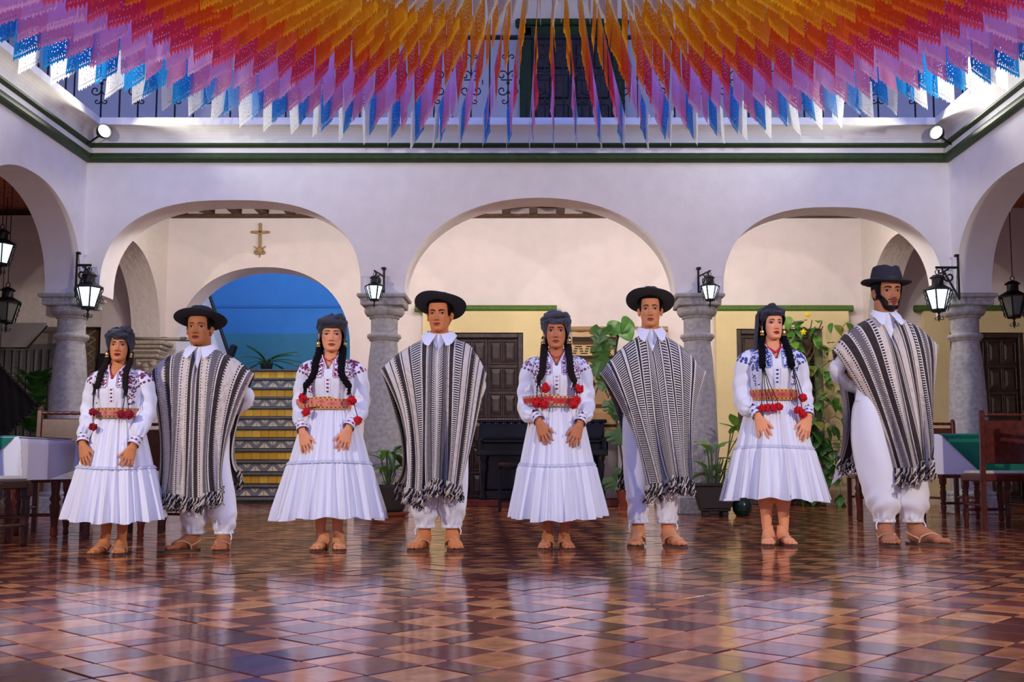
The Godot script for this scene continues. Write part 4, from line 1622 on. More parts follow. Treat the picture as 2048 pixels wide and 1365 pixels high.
func belt_tex(called: String, field: Color, edge: Color, line: Color) -> void:
	var im := Image.create(512, 96, false, Image.FORMAT_RGBA8)
	im.fill(edge)
	im.fill_rect(Rect2i(0, 24, 512, 48), field)
	for y in [4, 20, 73, 88]:
		im.fill_rect(Rect2i(0, y, 512, 3), line)
	for x in range(0, 512, 14):
		im.fill_rect(Rect2i(x, 10, 7, 7), rgb(40, 26, 20))
		im.fill_rect(Rect2i(x, 79, 7, 7), rgb(40, 26, 20))
	for x in range(0, 512, 64):
		for d in 16:   # lozenges and figures between them
			im.fill_rect(Rect2i(x + 16 - d, 48 - (16 - d), 2, 2), line)
			im.fill_rect(Rect2i(x + 16 + d, 48 - (16 - d), 2, 2), line)
			im.fill_rect(Rect2i(x + 16 - d, 48 + (16 - d), 2, 2), line)
			im.fill_rect(Rect2i(x + 16 + d, 48 + (16 - d), 2, 2), line)
		im.fill_rect(Rect2i(x + 11, 43, 10, 10), line)
		im.fill_rect(Rect2i(x + 46, 32, 4, 32), line)
		im.fill_rect(Rect2i(x + 40, 32, 16, 3), line)
		im.fill_rect(Rect2i(x + 40, 61, 16, 3), line)
		im.fill_rect(Rect2i(x + 42, 46, 12, 4), line)
	var m := cloth(called, Color.WHITE)
	m.albedo_texture = img_tex(im)


# woven stripes; each stripe is [width, kind, dark]: s solid, l ladder, d dotted edge
func poncho_tex(called: String, half: Array, whole := false) -> void:
	var pal := {"c": rgb(220, 206, 188), "w": rgb(226, 218, 206), "d": rgb(50, 37, 31), "k": rgb(34, 28, 30), "g": rgb(112, 102, 100), "n": rgb(150, 140, 132)}
	var w := 768
	var h := 1024
	var im := Image.create(w, h, false, Image.FORMAT_RGBA8)
	im.fill(pal.c)
	var list := half.duplicate()
	if not whole:
		var rev := half.duplicate()
		rev.reverse()
		rev.pop_back()
		list = rev + half
	var sum := 0.0
	for e in list:
		sum += e[0]
	var x := 0.0
	for e in list:
		var x0 := int(x)
		x += e[0] / sum * w
		var ww := int(x) - x0 + 1
		var kind: String = e[1]
		var c: Color = pal[kind.right(1)]
		if kind.length() == 1:
			im.fill_rect(Rect2i(x0, 0, ww, h), c)
		elif kind[0] == "l":
			im.fill_rect(Rect2i(x0, 0, ww, h), pal.w)
			for y in range(0, h, 15):
				im.fill_rect(Rect2i(x0, y, ww, 8), c)
		elif kind[0] == "t":   # toothed: dark ticks on cream
			im.fill_rect(Rect2i(x0, 0, ww, h), pal.c)
			for y in range(0, h, 18):
				im.fill_rect(Rect2i(x0, y, ww, 9), c)
		else:   # dotted: light ticks on the colour
			im.fill_rect(Rect2i(x0, 0, ww, h), c)
			for y in range(0, h, 14):
				im.fill_rect(Rect2i(x0, y, ww, 6), pal.w)
	var nn := FastNoiseLite.new()
	nn.seed = 4
	nn.frequency = 0.25
	for y in h:   # uneven yarn
		for q in range(0, w, 3):
			if nn.get_noise_2d(q * 0.6, y) > 0.28:
				im.set_pixel(q, y, im.get_pixel(q, y).lerp(Color(0.5, 0.47, 0.45), 0.22))
	var m := cloth(called, Color.WHITE)
	m.albedo_texture = img_tex(im)
	m.normal_enabled = true
	m.normal_texture = M.weave_n
	m.uv1_triplanar = false
	m.normal_scale = 0.5


func person_materials() -> void:
	var wn := FastNoiseLite.new()
	wn.frequency = 0.08
	var t := NoiseTexture2D.new()
	t.width = 256
	t.height = 256
	t.seamless = true
	t.noise = wn
	t.as_normal_map = true
	t.bump_strength = 5.0
	M.weave_n = t
	var sk := mat("skin", Color.WHITE, 0.55)
	sk.metallic_specular = 0.35
	sk.vertex_color_use_as_albedo = true
	sk.subsurf_scatter_enabled = true
	sk.subsurf_scatter_strength = 0.12
	cloth("white_cotton", rgb(236, 236, 241))
	cloth("lace", rgb(206, 206, 216))
	mat("hair", rgb(14, 11, 12), 0.6)
	mat("brown_hair", rgb(34, 23, 20), 0.6)
	M.hair.metallic_specular = 0.2
	M.brown_hair.metallic_specular = 0.2
	mat("cord", rgb(40, 34, 44), 0.8)
	mat("pompom_red", rgb(206, 18, 30), 0.95)
	mat("pompom_dark", rgb(150, 14, 34), 0.95)
	mat("bead_red", rgb(206, 24, 44), 0.4)
	mat("gold", rgb(226, 186, 110), 0.3, 0.9)
	mat("felt_black", rgb(34, 32, 40), 0.95)
	mat("felt_charcoal", rgb(44, 45, 46), 0.95)
	mat("felt_blue", rgb(38, 38, 50), 0.95)
	mat("hat_band", rgb(26, 25, 30), 0.7)
	mat("sandal_leather", rgb(206, 164, 128), 0.6)
	mat("sandal_sole", rgb(96, 66, 50), 0.7)
	mat("fringe", Color.WHITE, 0.95).vertex_color_use_as_albedo = true
	var im := Image.create(256, 256, false, Image.FORMAT_RGBA8)
	im.fill(rgb(62, 62, 70))
	for k in range(0, 256, 16):
		im.fill_rect(Rect2i(k, 0, 2, 256), rgb(96, 96, 106))
		im.fill_rect(Rect2i(0, k, 256, 1), rgb(84, 84, 94))
		im.fill_rect(Rect2i(k + 8, 0, 3, 256), rgb(46, 46, 52))
	for e in [["rebozo", rgb(200, 200, 210)], ["rebozo_light", rgb(236, 244, 255)], ["rebozo_dark", rgb(180, 176, 190)]]:
		var m := cloth(e[0], e[1])
		m.albedo_texture = img_tex(im)
		m.uv1_scale = V(6, 3, 1)
	shirt_tex("wine", rgb(122, 22, 58), rgb(92, 20, 52), 1)
	shirt_tex("berry", rgb(140, 20, 66), rgb(108, 18, 56), 2)
	shirt_tex("plum", rgb(92, 24, 76), rgb(176, 132, 176), 3)
	shirt_tex("blue", rgb(46, 70, 160), rgb(34, 48, 124), 4)
	belt_tex("belt_salmon", rgb(206, 132, 108), rgb(206, 158, 92), rgb(170, 40, 40))
	belt_tex("belt_orange", rgb(222, 140, 116), rgb(236, 176, 96), rgb(200, 36, 36))
	belt_tex("belt_red", rgb(200, 56, 56), rgb(234, 196, 132), rgb(160, 20, 40))
	belt_tex("belt_amber", rgb(204, 100, 76), rgb(232, 170, 70), rgb(160, 34, 40))
	poncho_tex("poncho_brown", [[1.3, "g"], [0.35, "dg"], [0.3, "w"], [0.3, "dd"], [1.3, "d"], [0.3, "dd"], [0.35, "w"], [0.35, "td"], [2.0, "c"], [0.35, "td"], [0.3, "w"], [0.3, "dg"], [1.5, "g"], [0.35, "dg"], [0.25, "k"], [0.35, "w"], [1.2, "d"], [0.35, "td"], [2.1, "c"], [0.35, "td"], [0.3, "w"], [1.0, "d"], [0.35, "td"], [0.35, "w"], [0.9, "g"], [0.3, "dg"], [0.35, "c"]])
	poncho_tex("poncho_grey", [[1.3, "c"], [0.22, "k"], [0.2, "w"], [1.5, "lk"], [0.3, "k"], [1.5, "g"], [0.22, "w"], [0.2, "k"], [0.5, "w"], [0.25, "k"], [1.2, "d"], [0.3, "w"], [0.4, "dg"], [1.8, "lk"], [0.4, "dg"], [0.3, "k"], [1.5, "c"], [0.25, "k"], [0.3, "w"], [1.1, "d"], [0.4, "tk"], [0.8, "c"], [0.25, "k"], [1.3, "w"], [0.9, "d"], [0.4, "td"], [0.5, "c"]])
	poncho_tex("poncho_ladder", [[0.5, "k"], [0.25, "w"], [2.0, "lk"], [0.25, "k"], [0.6, "w"], [0.25, "k"], [2.0, "lk"], [0.3, "w"], [0.5, "k"], [0.3, "w"], [2.0, "lk"], [0.22, "k"], [0.6, "w"], [0.22, "k"], [2.0, "lk"], [0.3, "w"], [0.5, "k"], [0.3, "w"], [2.0, "lk"], [0.4, "w"]])
	poncho_tex("poncho_diagonal", [[0.3, "lk"], [0.5, "c"], [0.5, "td"], [1.6, "c"], [0.5, "td"], [0.3, "w"], [1.8, "d"], [0.3, "w"], [0.6, "dg"], [1.6, "g"], [0.6, "dg"], [0.3, "w"], [1.8, "d"], [0.25, "w"], [0.9, "lk"], [0.2, "w"], [1.9, "c"], [0.25, "g"], [0.25, "w"], [0.5, "g"], [0.25, "k"], [0.3, "w"], [1.7, "d"], [0.3, "w"], [0.6, "g"], [0.25, "w"], [0.5, "g"], [1.9, "c"], [0.5, "g"], [0.3, "w"], [0.3, "k"], [1.2, "d"], [0.3, "w"], [0.6, "g"], [1.6, "c"], [0.25, "k"], [1.0, "lk"], [0.3, "w"], [1.5, "d"], [0.3, "w"], [0.5, "dg"], [1.3, "g"], [0.5, "dg"], [0.3, "w"], [1.5, "d"], [0.3, "w"], [0.6, "lk"], [1.3, "c"], [0.5, "td"], [0.4, "c"]], true)


func ellipse_band(y: Array, rx: Array, rz: Array, zc: float, nu := 64, bump := 0.0) -> MB:
	var m := MB.new()
	var pts := PackedVector3Array()
	for j in y.size():
		for i in nu + 1:
			var a := TAU * i / nu - PI
			var r := 1.0 + bump * sin(a * 9.0 + j)
			pts.append(V(sin(a) * rx[j] * r, y[j], zc + cos(a) * rz[j] * r))
	m.rows(pts, nu + 1, y.size(), true)
	return m


# sandals under a foot whose heel is at xf
func sandals(parent: Node3D, xf: Transform3D, mirror: bool) -> void:
	var s := -1.0 if mirror else 1.0
	var m := MB.new()
	var outl := PackedVector2Array()
	for k in 28:
		var t := TAU * k / 28
		var z := 0.083 + 0.122 * cos(t)
		var w := lerpf(0.034, 0.05, sm(-0.02, 0.15, z)) * (1.0 - 0.25 * sm(0.15, 0.21, z))
		outl.append(Vector2(z, s * (w * sin(t)) - s * 0.002))
	if s < 0:
		outl.reverse()
	m.prism(outl, 0.012, Transform3D(Basis(Vector3(0, 0, 1), Vector3(1, 0, 0), Vector3(0, 1, 0)), Vector3.ZERO))
	var o := obj("sandal", m, M.sandal_sole, parent)
	o.transform = xf
	m = MB.new()
	for e in [[V(s * 0.017, 0.03, 0.158), V(s * 0.025, 0.062, 0.115), V(s * 0.045, 0.045, 0.06), V(s * 0.043, 0.012, 0.045)], [V(s * 0.017, 0.03, 0.158), V(-s * 0.008, 0.06, 0.112), V(-s * 0.04, 0.042, 0.065), V(-s * 0.042, 0.012, 0.05)], [V(s * 0.043, 0.03, 0.052), V(s * 0.032, 0.058, -0.012), V(0, 0.062, -0.028), V(-s * 0.032, 0.058, -0.012), V(-s * 0.042, 0.03, 0.055)]]:
		m.tube(curve(e, 12), pfa([0.0055]), 6, true, 1.0)
	obj("sandal_strap", m, M.sandal_leather, o)


func braid(m: MB, path: Array, n: int, r: float) -> void:
	for k in n:
		var t := float(k) / (n - 1)
		var p := spline(path, t)
		var q := spline(path, minf(t + 0.02, 1.0)) - spline(path, maxf(t - 0.02, 0.0))
		var d := q.normalized()
		var side := d.cross(Vector3.BACK).normalized()
		var s := 1.0 if k % 2 == 0 else -1.0
		var ba := Basis(side, d, side.cross(d)) * Basis(Vector3.BACK, s * 0.5)
		m.ball(p + side * s * r * 0.3, V(r * 0.95, r * 1.35, r * 0.85) * (1.0 - 0.3 * t), 9, 7, ba)


func pompom(parent: Node3D, at: Vector3, r: float, material: Material) -> void:
	var m := MB.new()
	m.ball(Vector3.ZERO, V(r * 0.7, r * 0.7, r * 0.7), 10, 6)
	var q := RandomNumberGenerator.new()
	q.seed = int(absf(at.x * 10000.0)) + int(at.y * 977.0)
	for k in 46:   # tufts of yarn
		var d := V(q.randfn(0, 1), q.randfn(-0.15, 0.9), q.randfn(0, 1)).normalized()
		m.ball(d * r * q.randf_range(0.66, 0.86), V(0.3, 0.3, 0.3) * r * q.randf_range(0.7, 1.05), 6, 4)
	var o := obj("pompom", m, material, parent)
	o.position = at


func woman(p: Dictionary) -> void:
	var t := thing("person", p.label, "person", p.at, p.get("turn", 0.0), "four women in white embroidered dresses")
	var s: float = p.scale
	t.scale = Vector3.ONE * s
	var b := MB.new()
	b.add(torso_w, Transform3D.IDENTITY, p.skin.srgb_to_linear())
	for sg in [-1.0, 1.0]:
		var h: Vector3 = p.hands[0] if sg < 0 else p.hands[1]
		# her right hand lies to the viewer's left; thumbs point inwards
		var ba := Basis(Vector3.BACK, (sg * -p.get("hand_turn", 0.28))) * Basis(Vector3.RIGHT, -0.12) * Basis(Vector3.UP, sg * 0.25)
		if sg > 0:
			ba = ba.scaled_local(V(-1, 1, 1))
		b.add(hand_r, Transform3D(ba.scaled_local(Vector3.ONE * 0.96), h), p.skin.srgb_to_linear())
		b.col = p.skin.srgb_to_linear()
		b.tube(pva([h - (h - V(sg * 0.235, 1.02, -0.01)).normalized() * 0.1, h + V(0, -0.004, 0)]), pfa([0.026, 0.024]), 12)
		var fx: float = p.feet[0] if sg < 0 else p.feet[1]
		var fa: float = sg * p.get("toe_out", 0.22)
		var fb := Basis(Vector3.UP, fa)
		var fo := Transform3D(fb.scaled_local(V(-sg, 1, 1)), V(fx, 0.0, -0.02))
		b.add(foot_r, fo, p.skin.srgb_to_linear())
		sandals(t, Transform3D(fb, V(fx, 0.0, -0.02)), sg > 0)
	var hx := Transform3D(Basis(Vector3.UP, p.get("look_turn", 0.0)) * Basis(Vector3.RIGHT, p.get("nod", 0.0)) * Basis(Vector3.BACK, p.get("tilt", 0.0)), V(0, 1.487, 0.02))
	head_mesh(b, Transform3D(hx.basis * p.get("head", 1.0), hx.origin), p)
	obj("body", b, M.skin, t)
	# skirt in two gathered tiers
	var nu := 280
	var nv := 46
	var q := RandomNumberGenerator.new()
	q.seed = p.seed
	var ph := []
	for k in 8:
		ph.append(q.randf() * TAU)
	var wy := 1.0
	var hem: float = p.hem
	var seam: float = p.seam
	var hw: float = p.hem_w
	var m := MB.new()
	var pts := PackedVector3Array()
	for j in nv:
		var f := float(j) / (nv - 1)
		var y := lerpf(hem, wy, f)
		for i in nu + 1:
			var a := TAU * i / nu - PI
			var e := (wy - y) / (wy - hem)
			var rx := lerpf(0.152, hw, pow(e, 0.86))
			var rz := lerpf(0.112, hw * 0.84, pow(e, 0.8))
			var low := sm(seam + 0.005, seam - 0.03, y)
			var g := sm(wy, wy - 0.1, y)
			var big := (0.58 - pow(absf(sin(a * 8.0 + ph[0] + 0.7 * sin(a * 3.0 + ph[1]))), 0.65)) * 0.9 + (0.58 - pow(absf(sin(a * 13.0 + ph[2] + 0.8 * sin(a * 2.0 + ph[3]))), 0.65)) * 0.7
			var fine := sin(a * 43.0 + ph[4] + 1.5 * sin(a * 5.0)) * 0.5 + sin(a * 59.0 + ph[5]) * 0.5
			var d := big * (0.009 + 0.034 * e + 0.03 * low * sm(seam, hem, y)) * g + fine * (0.006 * (1.0 - e * 0.7) + 0.004 * low * gs(y - seam, 0.12))
			d += low * 0.012
			var yy := y
			if j < 3:
				yy += 0.008 * sin(a * 11.0 + ph[6])
			pts.append(V(sin(a) * (rx + d), yy + 0.012 * sin(a * 2.0 + ph[7]) * (1.0 - f), cos(a) * (rz + d)))
	m.rows(pts, nu + 1, nv, true)
	var skirt := obj("skirt", m, M.white_cotton, t)
	m = MB.new()
	var jj := int(roundf((seam - hem) / (wy - hem) * (nv - 1)))
	var lp := PackedVector3Array()
	for dj in [-1, 0, 1]:
		for i in nu + 1:
			var w := pts[(jj + dj) * (nu + 1) + i]
			var lift := 0.008 if dj == 0 else 0.007
			lp.append(V(w.x, seam + 0.012 * sin((TAU * i / nu - PI) * 2.0 + ph[7]) * (1.0 - (seam - hem) / (wy - hem)) + dj * 0.01, w.z) + V(w.x, 0, w.z).normalized() * lift)
	m.rows(lp, nu + 1, 3, true)
	obj("lace_band", m, M.lace, skirt)
	# bodice with a neck slit
	m = MB.new()
	var by := [0.985, 1.04, 1.09, 1.14, 1.19, 1.24, 1.275, 1.3, 1.318, 1.332, 1.345]
	var brx := [0.148, 0.154, 0.162, 0.168, 0.172, 0.172, 0.162, 0.138, 0.108, 0.082, 0.067]
	var brz := [0.112, 0.122, 0.132, 0.138, 0.138, 0.128, 0.115, 0.1, 0.086, 0.075, 0.066]
	nu = 180
	var nb := 64
	var i0 := 0
	for j in nb:
		var f := float(j) / (nb - 1)
		var fk := f * (by.size() - 1)
		var k := mini(int(fk), by.size() - 2)
		for i in nu + 1:
			var a := TAU * i / nu - PI
			var y := lerpf(by[k], by[k + 1], fk - k)
			var rx := lerpf(brx[k], brx[k + 1], fk - k)
			var rz := lerpf(brz[k], brz[k + 1], fk - k)
			var fold := 0.005 * sin(a * 15.0 + ph[0] + 2.0 * y) * sm(1.2, 1.0, y) + 0.0035 * sin(a * 27.0 + ph[1]) * sm(1.2, 1.05, y) + 0.006 * sin(a * 6.0 + ph[2] + y * 9.0)
			var wv := 0.006 + 0.012 * gs(absf(sin(a)) - 0.45, 0.25) * maxf(cos(a), 0) * gs(y - 1.17, 0.06)
			m.vert(V(sin(a) * (rx + fold), y, cos(a) * (rz + fold + wv) + 0.004), Vector2(float(i) / nu, 1.0 - (y - 0.985) / 0.36))
	for j in nb - 1:
		for i in nu:
			var a0 := j * (nu + 1) + i
			var c := (m.v[a0] + m.v[a0 + nu + 2]) * 0.5
			if c.z > 0 and absf(c.x) < 0.01 + 0.42 * (c.y - 1.235) and c.y > 1.24:
				continue
			m.tri(a0, a0 + 1, a0 + nu + 2)
			m.tri(a0, a0 + nu + 2, a0 + nu + 1)
	for j in nb:
		m.pairs.append(j * (nu + 1))
		m.pairs.append(j * (nu + 1) + nu)
	obj("blouse", m, M[p.set + "_bodice"], t)
	# skin seen in the neck slit belongs to the body; a low collar stands round it
	m = MB.new()
	for sg in [-1.0, 1.0]:
		m.tube(curve([V(0, 1.36, -0.07), V(sg * 0.05, 1.362, -0.045), V(sg * 0.068, 1.355, 0.01), V(sg * 0.06, 1.345, 0.052), V(sg * 0.038, 1.302, 0.1), V(sg * 0.012, 1.243, 0.134)], 22), pfa([0.008]), 7, true, 0.6)
	obj("collar", m, M.white_cotton, t)
	for sg in [-1.0, 1.0]:
		m = MB.new()
		var hnd: Vector3 = p.hands[0] if sg < 0 else p.hands[1]
		var dirw: Vector3 = (hnd - V(sg * 0.235, 1.02, -0.01)).normalized()
		var cuff_end := hnd + V(0, 0.012, -0.004)
		var cuff_top := cuff_end - dirw * 0.06
		var arm := [V(sg * 0.1, 1.275, -0.005), V(sg * 0.172, 1.235, -0.008), V(sg * 0.2, 1.13, -0.012), V(sg * 0.208, 1.02, 0.0), V(sg * 0.192, 0.93, 0.05), cuff_top]
		var np := 48
		var path := curve(arm, np)
		var rad := PackedFloat32Array()
		pts = PackedVector3Array()
		var uvs := PackedVector2Array()
		var side := V(0, 0, 1)
		for k in np + 1:
			var f := float(k) / np
			var r := lut([[0.0, 0.05], [0.15, 0.062], [0.35, 0.06], [0.6, 0.062], [0.82, 0.063], [0.93, 0.053], [1.0, 0.036]], f)
			var tan := (path[mini(k + 1, np)] - path[maxi(k - 1, 0)]).normalized()
			side = (side - tan * side.dot(tan)).normalized()
			var w := tan.cross(side)
			for i in 41:
				var a := TAU * i / 40
				var cr := 0.0045 * sin(f * 34.0 + 2.0 * sin(a + ph[3]) + sg) * sm(0.15, 0.5, f) + 0.004 * sin(a * 9.0 + ph[4]) * sm(0.75, 1.0, f) + 0.003 * sin(a * 4.0 + f * 8.0)
				pts.append(path[k] + (side * cos(a) + w * sin(a)) * (r + cr))
				uvs.append(Vector2(i / 40.0, f))
		m.rows(pts, 41, np + 1, true, uvs)
		obj("sleeve", m, M[p.set + "_sleeve"], t)
		m = MB.new()
		m.tube(curve([cuff_top, cuff_end], 6), pfa([0.039, 0.04, 0.04, 0.04, 0.041, 0.042, 0.043]), 24, false, 1.0, V(0, 0, 1))
		obj("cuff", m, M[p.set + "_cuff"], t)
	# woven belt
	m = ellipse_band([0.966, 0.978, 0.99, 1.002, 1.014, 1.026, 1.038], [0.17, 0.172, 0.172, 0.172, 0.172, 0.172, 0.17], [0.144, 0.147, 0.148, 0.148, 0.148, 0.148, 0.146], 0.003, 72)
	obj("belt", m, M[p.belt], t)
	if p.get("belt_tail", false):
		m = ellipse_band([0.985, 1.006, 1.028, 1.05], [0.174, 0.175, 0.174, 0.172], [0.15, 0.152, 0.152, 0.15], 0.003, 72)
		var o := obj("belt_wrap", m, M[p.belt], t)
		o.rotation.z = 0.07
	# hair, turban and what hangs from them
	var hp := Node3D.new()
	hp.name = "headdress"
	hp.transform = hx
	var hs: float = p.get("head", 1.0)
	m = MB.new()
	pts = PackedVector3Array()
	for j in 22:
		var f := j / 21.0
		for i in 65:
			var a := TAU * i / 64 - PI
			var yh := lerpf(0.056, -0.085, sm(0.75, 1.45, absf(a)))
			var y := lerpf(yh, 0.1188, sin(f * PI / 2))
			var w := head_point(y, a, 0.0045)
			pts.append(hx * (V(w.x * p.get("wide", 1.0), w.y, w.z) * hs))
	m.rows(pts, 65, 22, true)
	obj("hair", m, M[p.get("hair", "hair")], t)
	m = MB.new()
	pts = PackedVector3Array()
	var uv2 := PackedVector2Array()
	for j in 36:
		var f := j / 35.0
		for i in 97:
			var a := TAU * i / 96 - PI
			var yh: float = lerpf(p.get("brow_line", 0.047), p.get("side_line", -0.055), sm(0.55, 1.5, absf(a)))
			var y := lerpf(yh, 0.1188, sin(f * PI / 2))
			var tw := 0.006 * sin(a * 2.0 + f * 9.0 + ph[0]) + 0.005 * sin(a * 5.0 - f * 14.0 + ph[1]) + 0.003 * sin(a * 9.0 + f * 22.0 + ph[2])
			var w := head_point(y, a, 0.01 + (0.012 if p.get("rolls", 0) else 0.018) * sm(0.02, 0.25, f) + tw)
			w.y += 0.026 * sm(0.3, 1.0, f) + 0.01 * sin(a * 3.0 + ph[3]) * sm(0.5, 0.9, f)
			pts.append(hx * (V(w.x * p.get("wide", 1.0), w.y, w.z) * hs))
			uv2.append(Vector2(i / 96.0, f))
	m.rows(pts, 97, 36, true, uv2)
	# twisted rolls wound round the cap
	for k in int(p.get("rolls", 0)):
		var roll := PackedVector3Array()
		var rr := PackedFloat32Array()
		for i in 41:
			var f := i / 40.0
			var a: float = lerpf(-2.6, 2.6, f) + (0.5 if k else -0.3) + p.get("twist", 0.0)
			var y := 0.078 + (0.024 if k else 0.0) + 0.016 * sin(a * 1.0 + k * 2.5 + ph[4])
			roll.append(hx * ((head_point(minf(y, 0.1), a, 0.02 - 0.006 * k) + V(0, 0.02, 0)) * hs))
			rr.append(0.0145 + 0.006 * sin(f * PI) + 0.003 * sin(f * 40.0))
		m.tube(roll, rr, 12)
	var kn := hx * ((V(p.get("knot", 0.04), 0.125, 0.052)) * hs)
	m.ball(kn, V(0.036, 0.024, 0.03), 12, 8, Basis(Vector3.BACK, 0.5))
	m.ball(kn + V(0.025, -0.012, 0.004), V(0.028, 0.022, 0.024), 12, 8, Basis(Vector3.BACK, -0.6))
	var turban := obj("turban", m, M[p.turban], t)
	if p.get("drape", false):
		m = MB.new()
		pts = PackedVector3Array()
		for j in 15:
			var f := j / 14.0
			for i in 13:
				var u := i / 12.0
				var a := lerpf(-2.9, -1.25, u)
				pts.append(hx * V(sin(a) * (0.1 + 0.02 * (1.0 - f)) - 0.012 * (1.0 - f), lerpf(-0.26, 0.07, f), cos(a) * 0.115 - 0.015 + 0.01 * sin(u * 17.0 + f * 3.0) * (1.0 - f)))
		m.rows(pts, 13, 15)
		obj("hanging_end", m, M[p.turban], turban)
	# necklace and earrings
	m = MB.new()
	var nk: float = p.get("necklace", 0.0)
	m.tube(curve([V(0, 1.39, -0.06), V(0.052, 1.375, -0.02), V(0.062, 1.345, 0.045), V(0.034, 1.318 - nk * 0.5, 0.098), V(0, 1.3 - nk, 0.122), V(-0.034, 1.318 - nk * 0.5, 0.098), V(-0.062, 1.345, 0.045), V(-0.052, 1.375, -0.02), V(0, 1.39, -0.06)], 48), pfa([p.get("bead", 0.0045)]), 7)
	obj("necklace", m, M.bead_red, t)
	for sg in [-1.0, 1.0]:
		m = MB.new()
		var e := hx * (V(sg * 0.083 * p.get("wide", 1.0), -0.06, 0.02) * hs)
		m.bar(e + V(0, 0.022, 0), e + V(0, 0.012, 0), 0.002, 5)
		var disc := PackedVector2Array([Vector2(0, -0.003), Vector2(0.013, -0.003), Vector2(0.0145, 0), Vector2(0.013, 0.003), Vector2(0.006, 0.0045), Vector2(0, 0.005)])
		m.lathe(disc, 14, Transform3D(Basis(Vector3.RIGHT, PI / 2), e))
		for k in 3:
			m.ball(e + V((k - 1) * 0.009, -0.019, 0.002), V(0.0045, 0.0055, 0.003), 8, 6)
		obj("earring", m, M.gold, t)
	# braids with cords and pompoms
	for sg in [-1.0, 1.0]:
		var bl: float = p.braid_y[0 if sg < 0 else 1]
		m = MB.new()
		var pa := [hx * (V(sg * 0.074, -0.05, -0.012) * hs), V(sg * 0.083, 1.365, 0.045), V(sg * 0.09, 1.29, 0.115), V(sg * 0.098, 1.2, 0.145), V(sg * p.get("braid_x", 0.1), bl, 0.158)]
		braid(m, pa, 30, p.get("braid_r", 0.021))
		var bo := obj("braid", m, M[p.get("hair", "hair")], t)
		m = MB.new()   # loose tuft below the tie
		for k in 9:
			m.tube(curve([pa[4] + V(0, 0.01, 0), pa[4] + V(rng.randf_range(-0.012, 0.012), -0.03, 0.004), pa[4] + V(rng.randf_range(-0.022, 0.022), -0.055 - rng.randf() * 0.02, 0.002)], 5), pfa([0.006, 0.006, 0.005, 0.004, 0.002, 0.001]), 5)
		obj("braid_tuft", m, M[p.get("hair", "hair")], bo)
		for pp in p.pompoms:
			if signf(pp[0]) != sg:
				continue
			m = MB.new()
			var e := V(pp[0], pp[1], pp[2])
			m.tube(curve([pa[3].lerp(pa[4], 0.8), pa[4].lerp(e, 0.5) + V(sg * 0.004, 0, 0.006), e + V(0, 0.015, 0)], 10), pfa([0.0032]), 5)
			obj("cord", m, M.cord, bo)
			pompom(bo, e, pp[3], M[p.get("pompom", "pompom_red")])


func interp3(a: Vector3, b: Vector3, c: Vector3, t: float) -> Vector3:   # through a, b (at 0.45) and c
	var l0 := (t - 0.45) * (t - 1.0) / 0.45
	var l1 := t * (t - 1.0) / (0.45 * -0.55)
	var l2 := t * (t - 0.45) / 0.55
	return a * l0 + b * l1 + c * l2


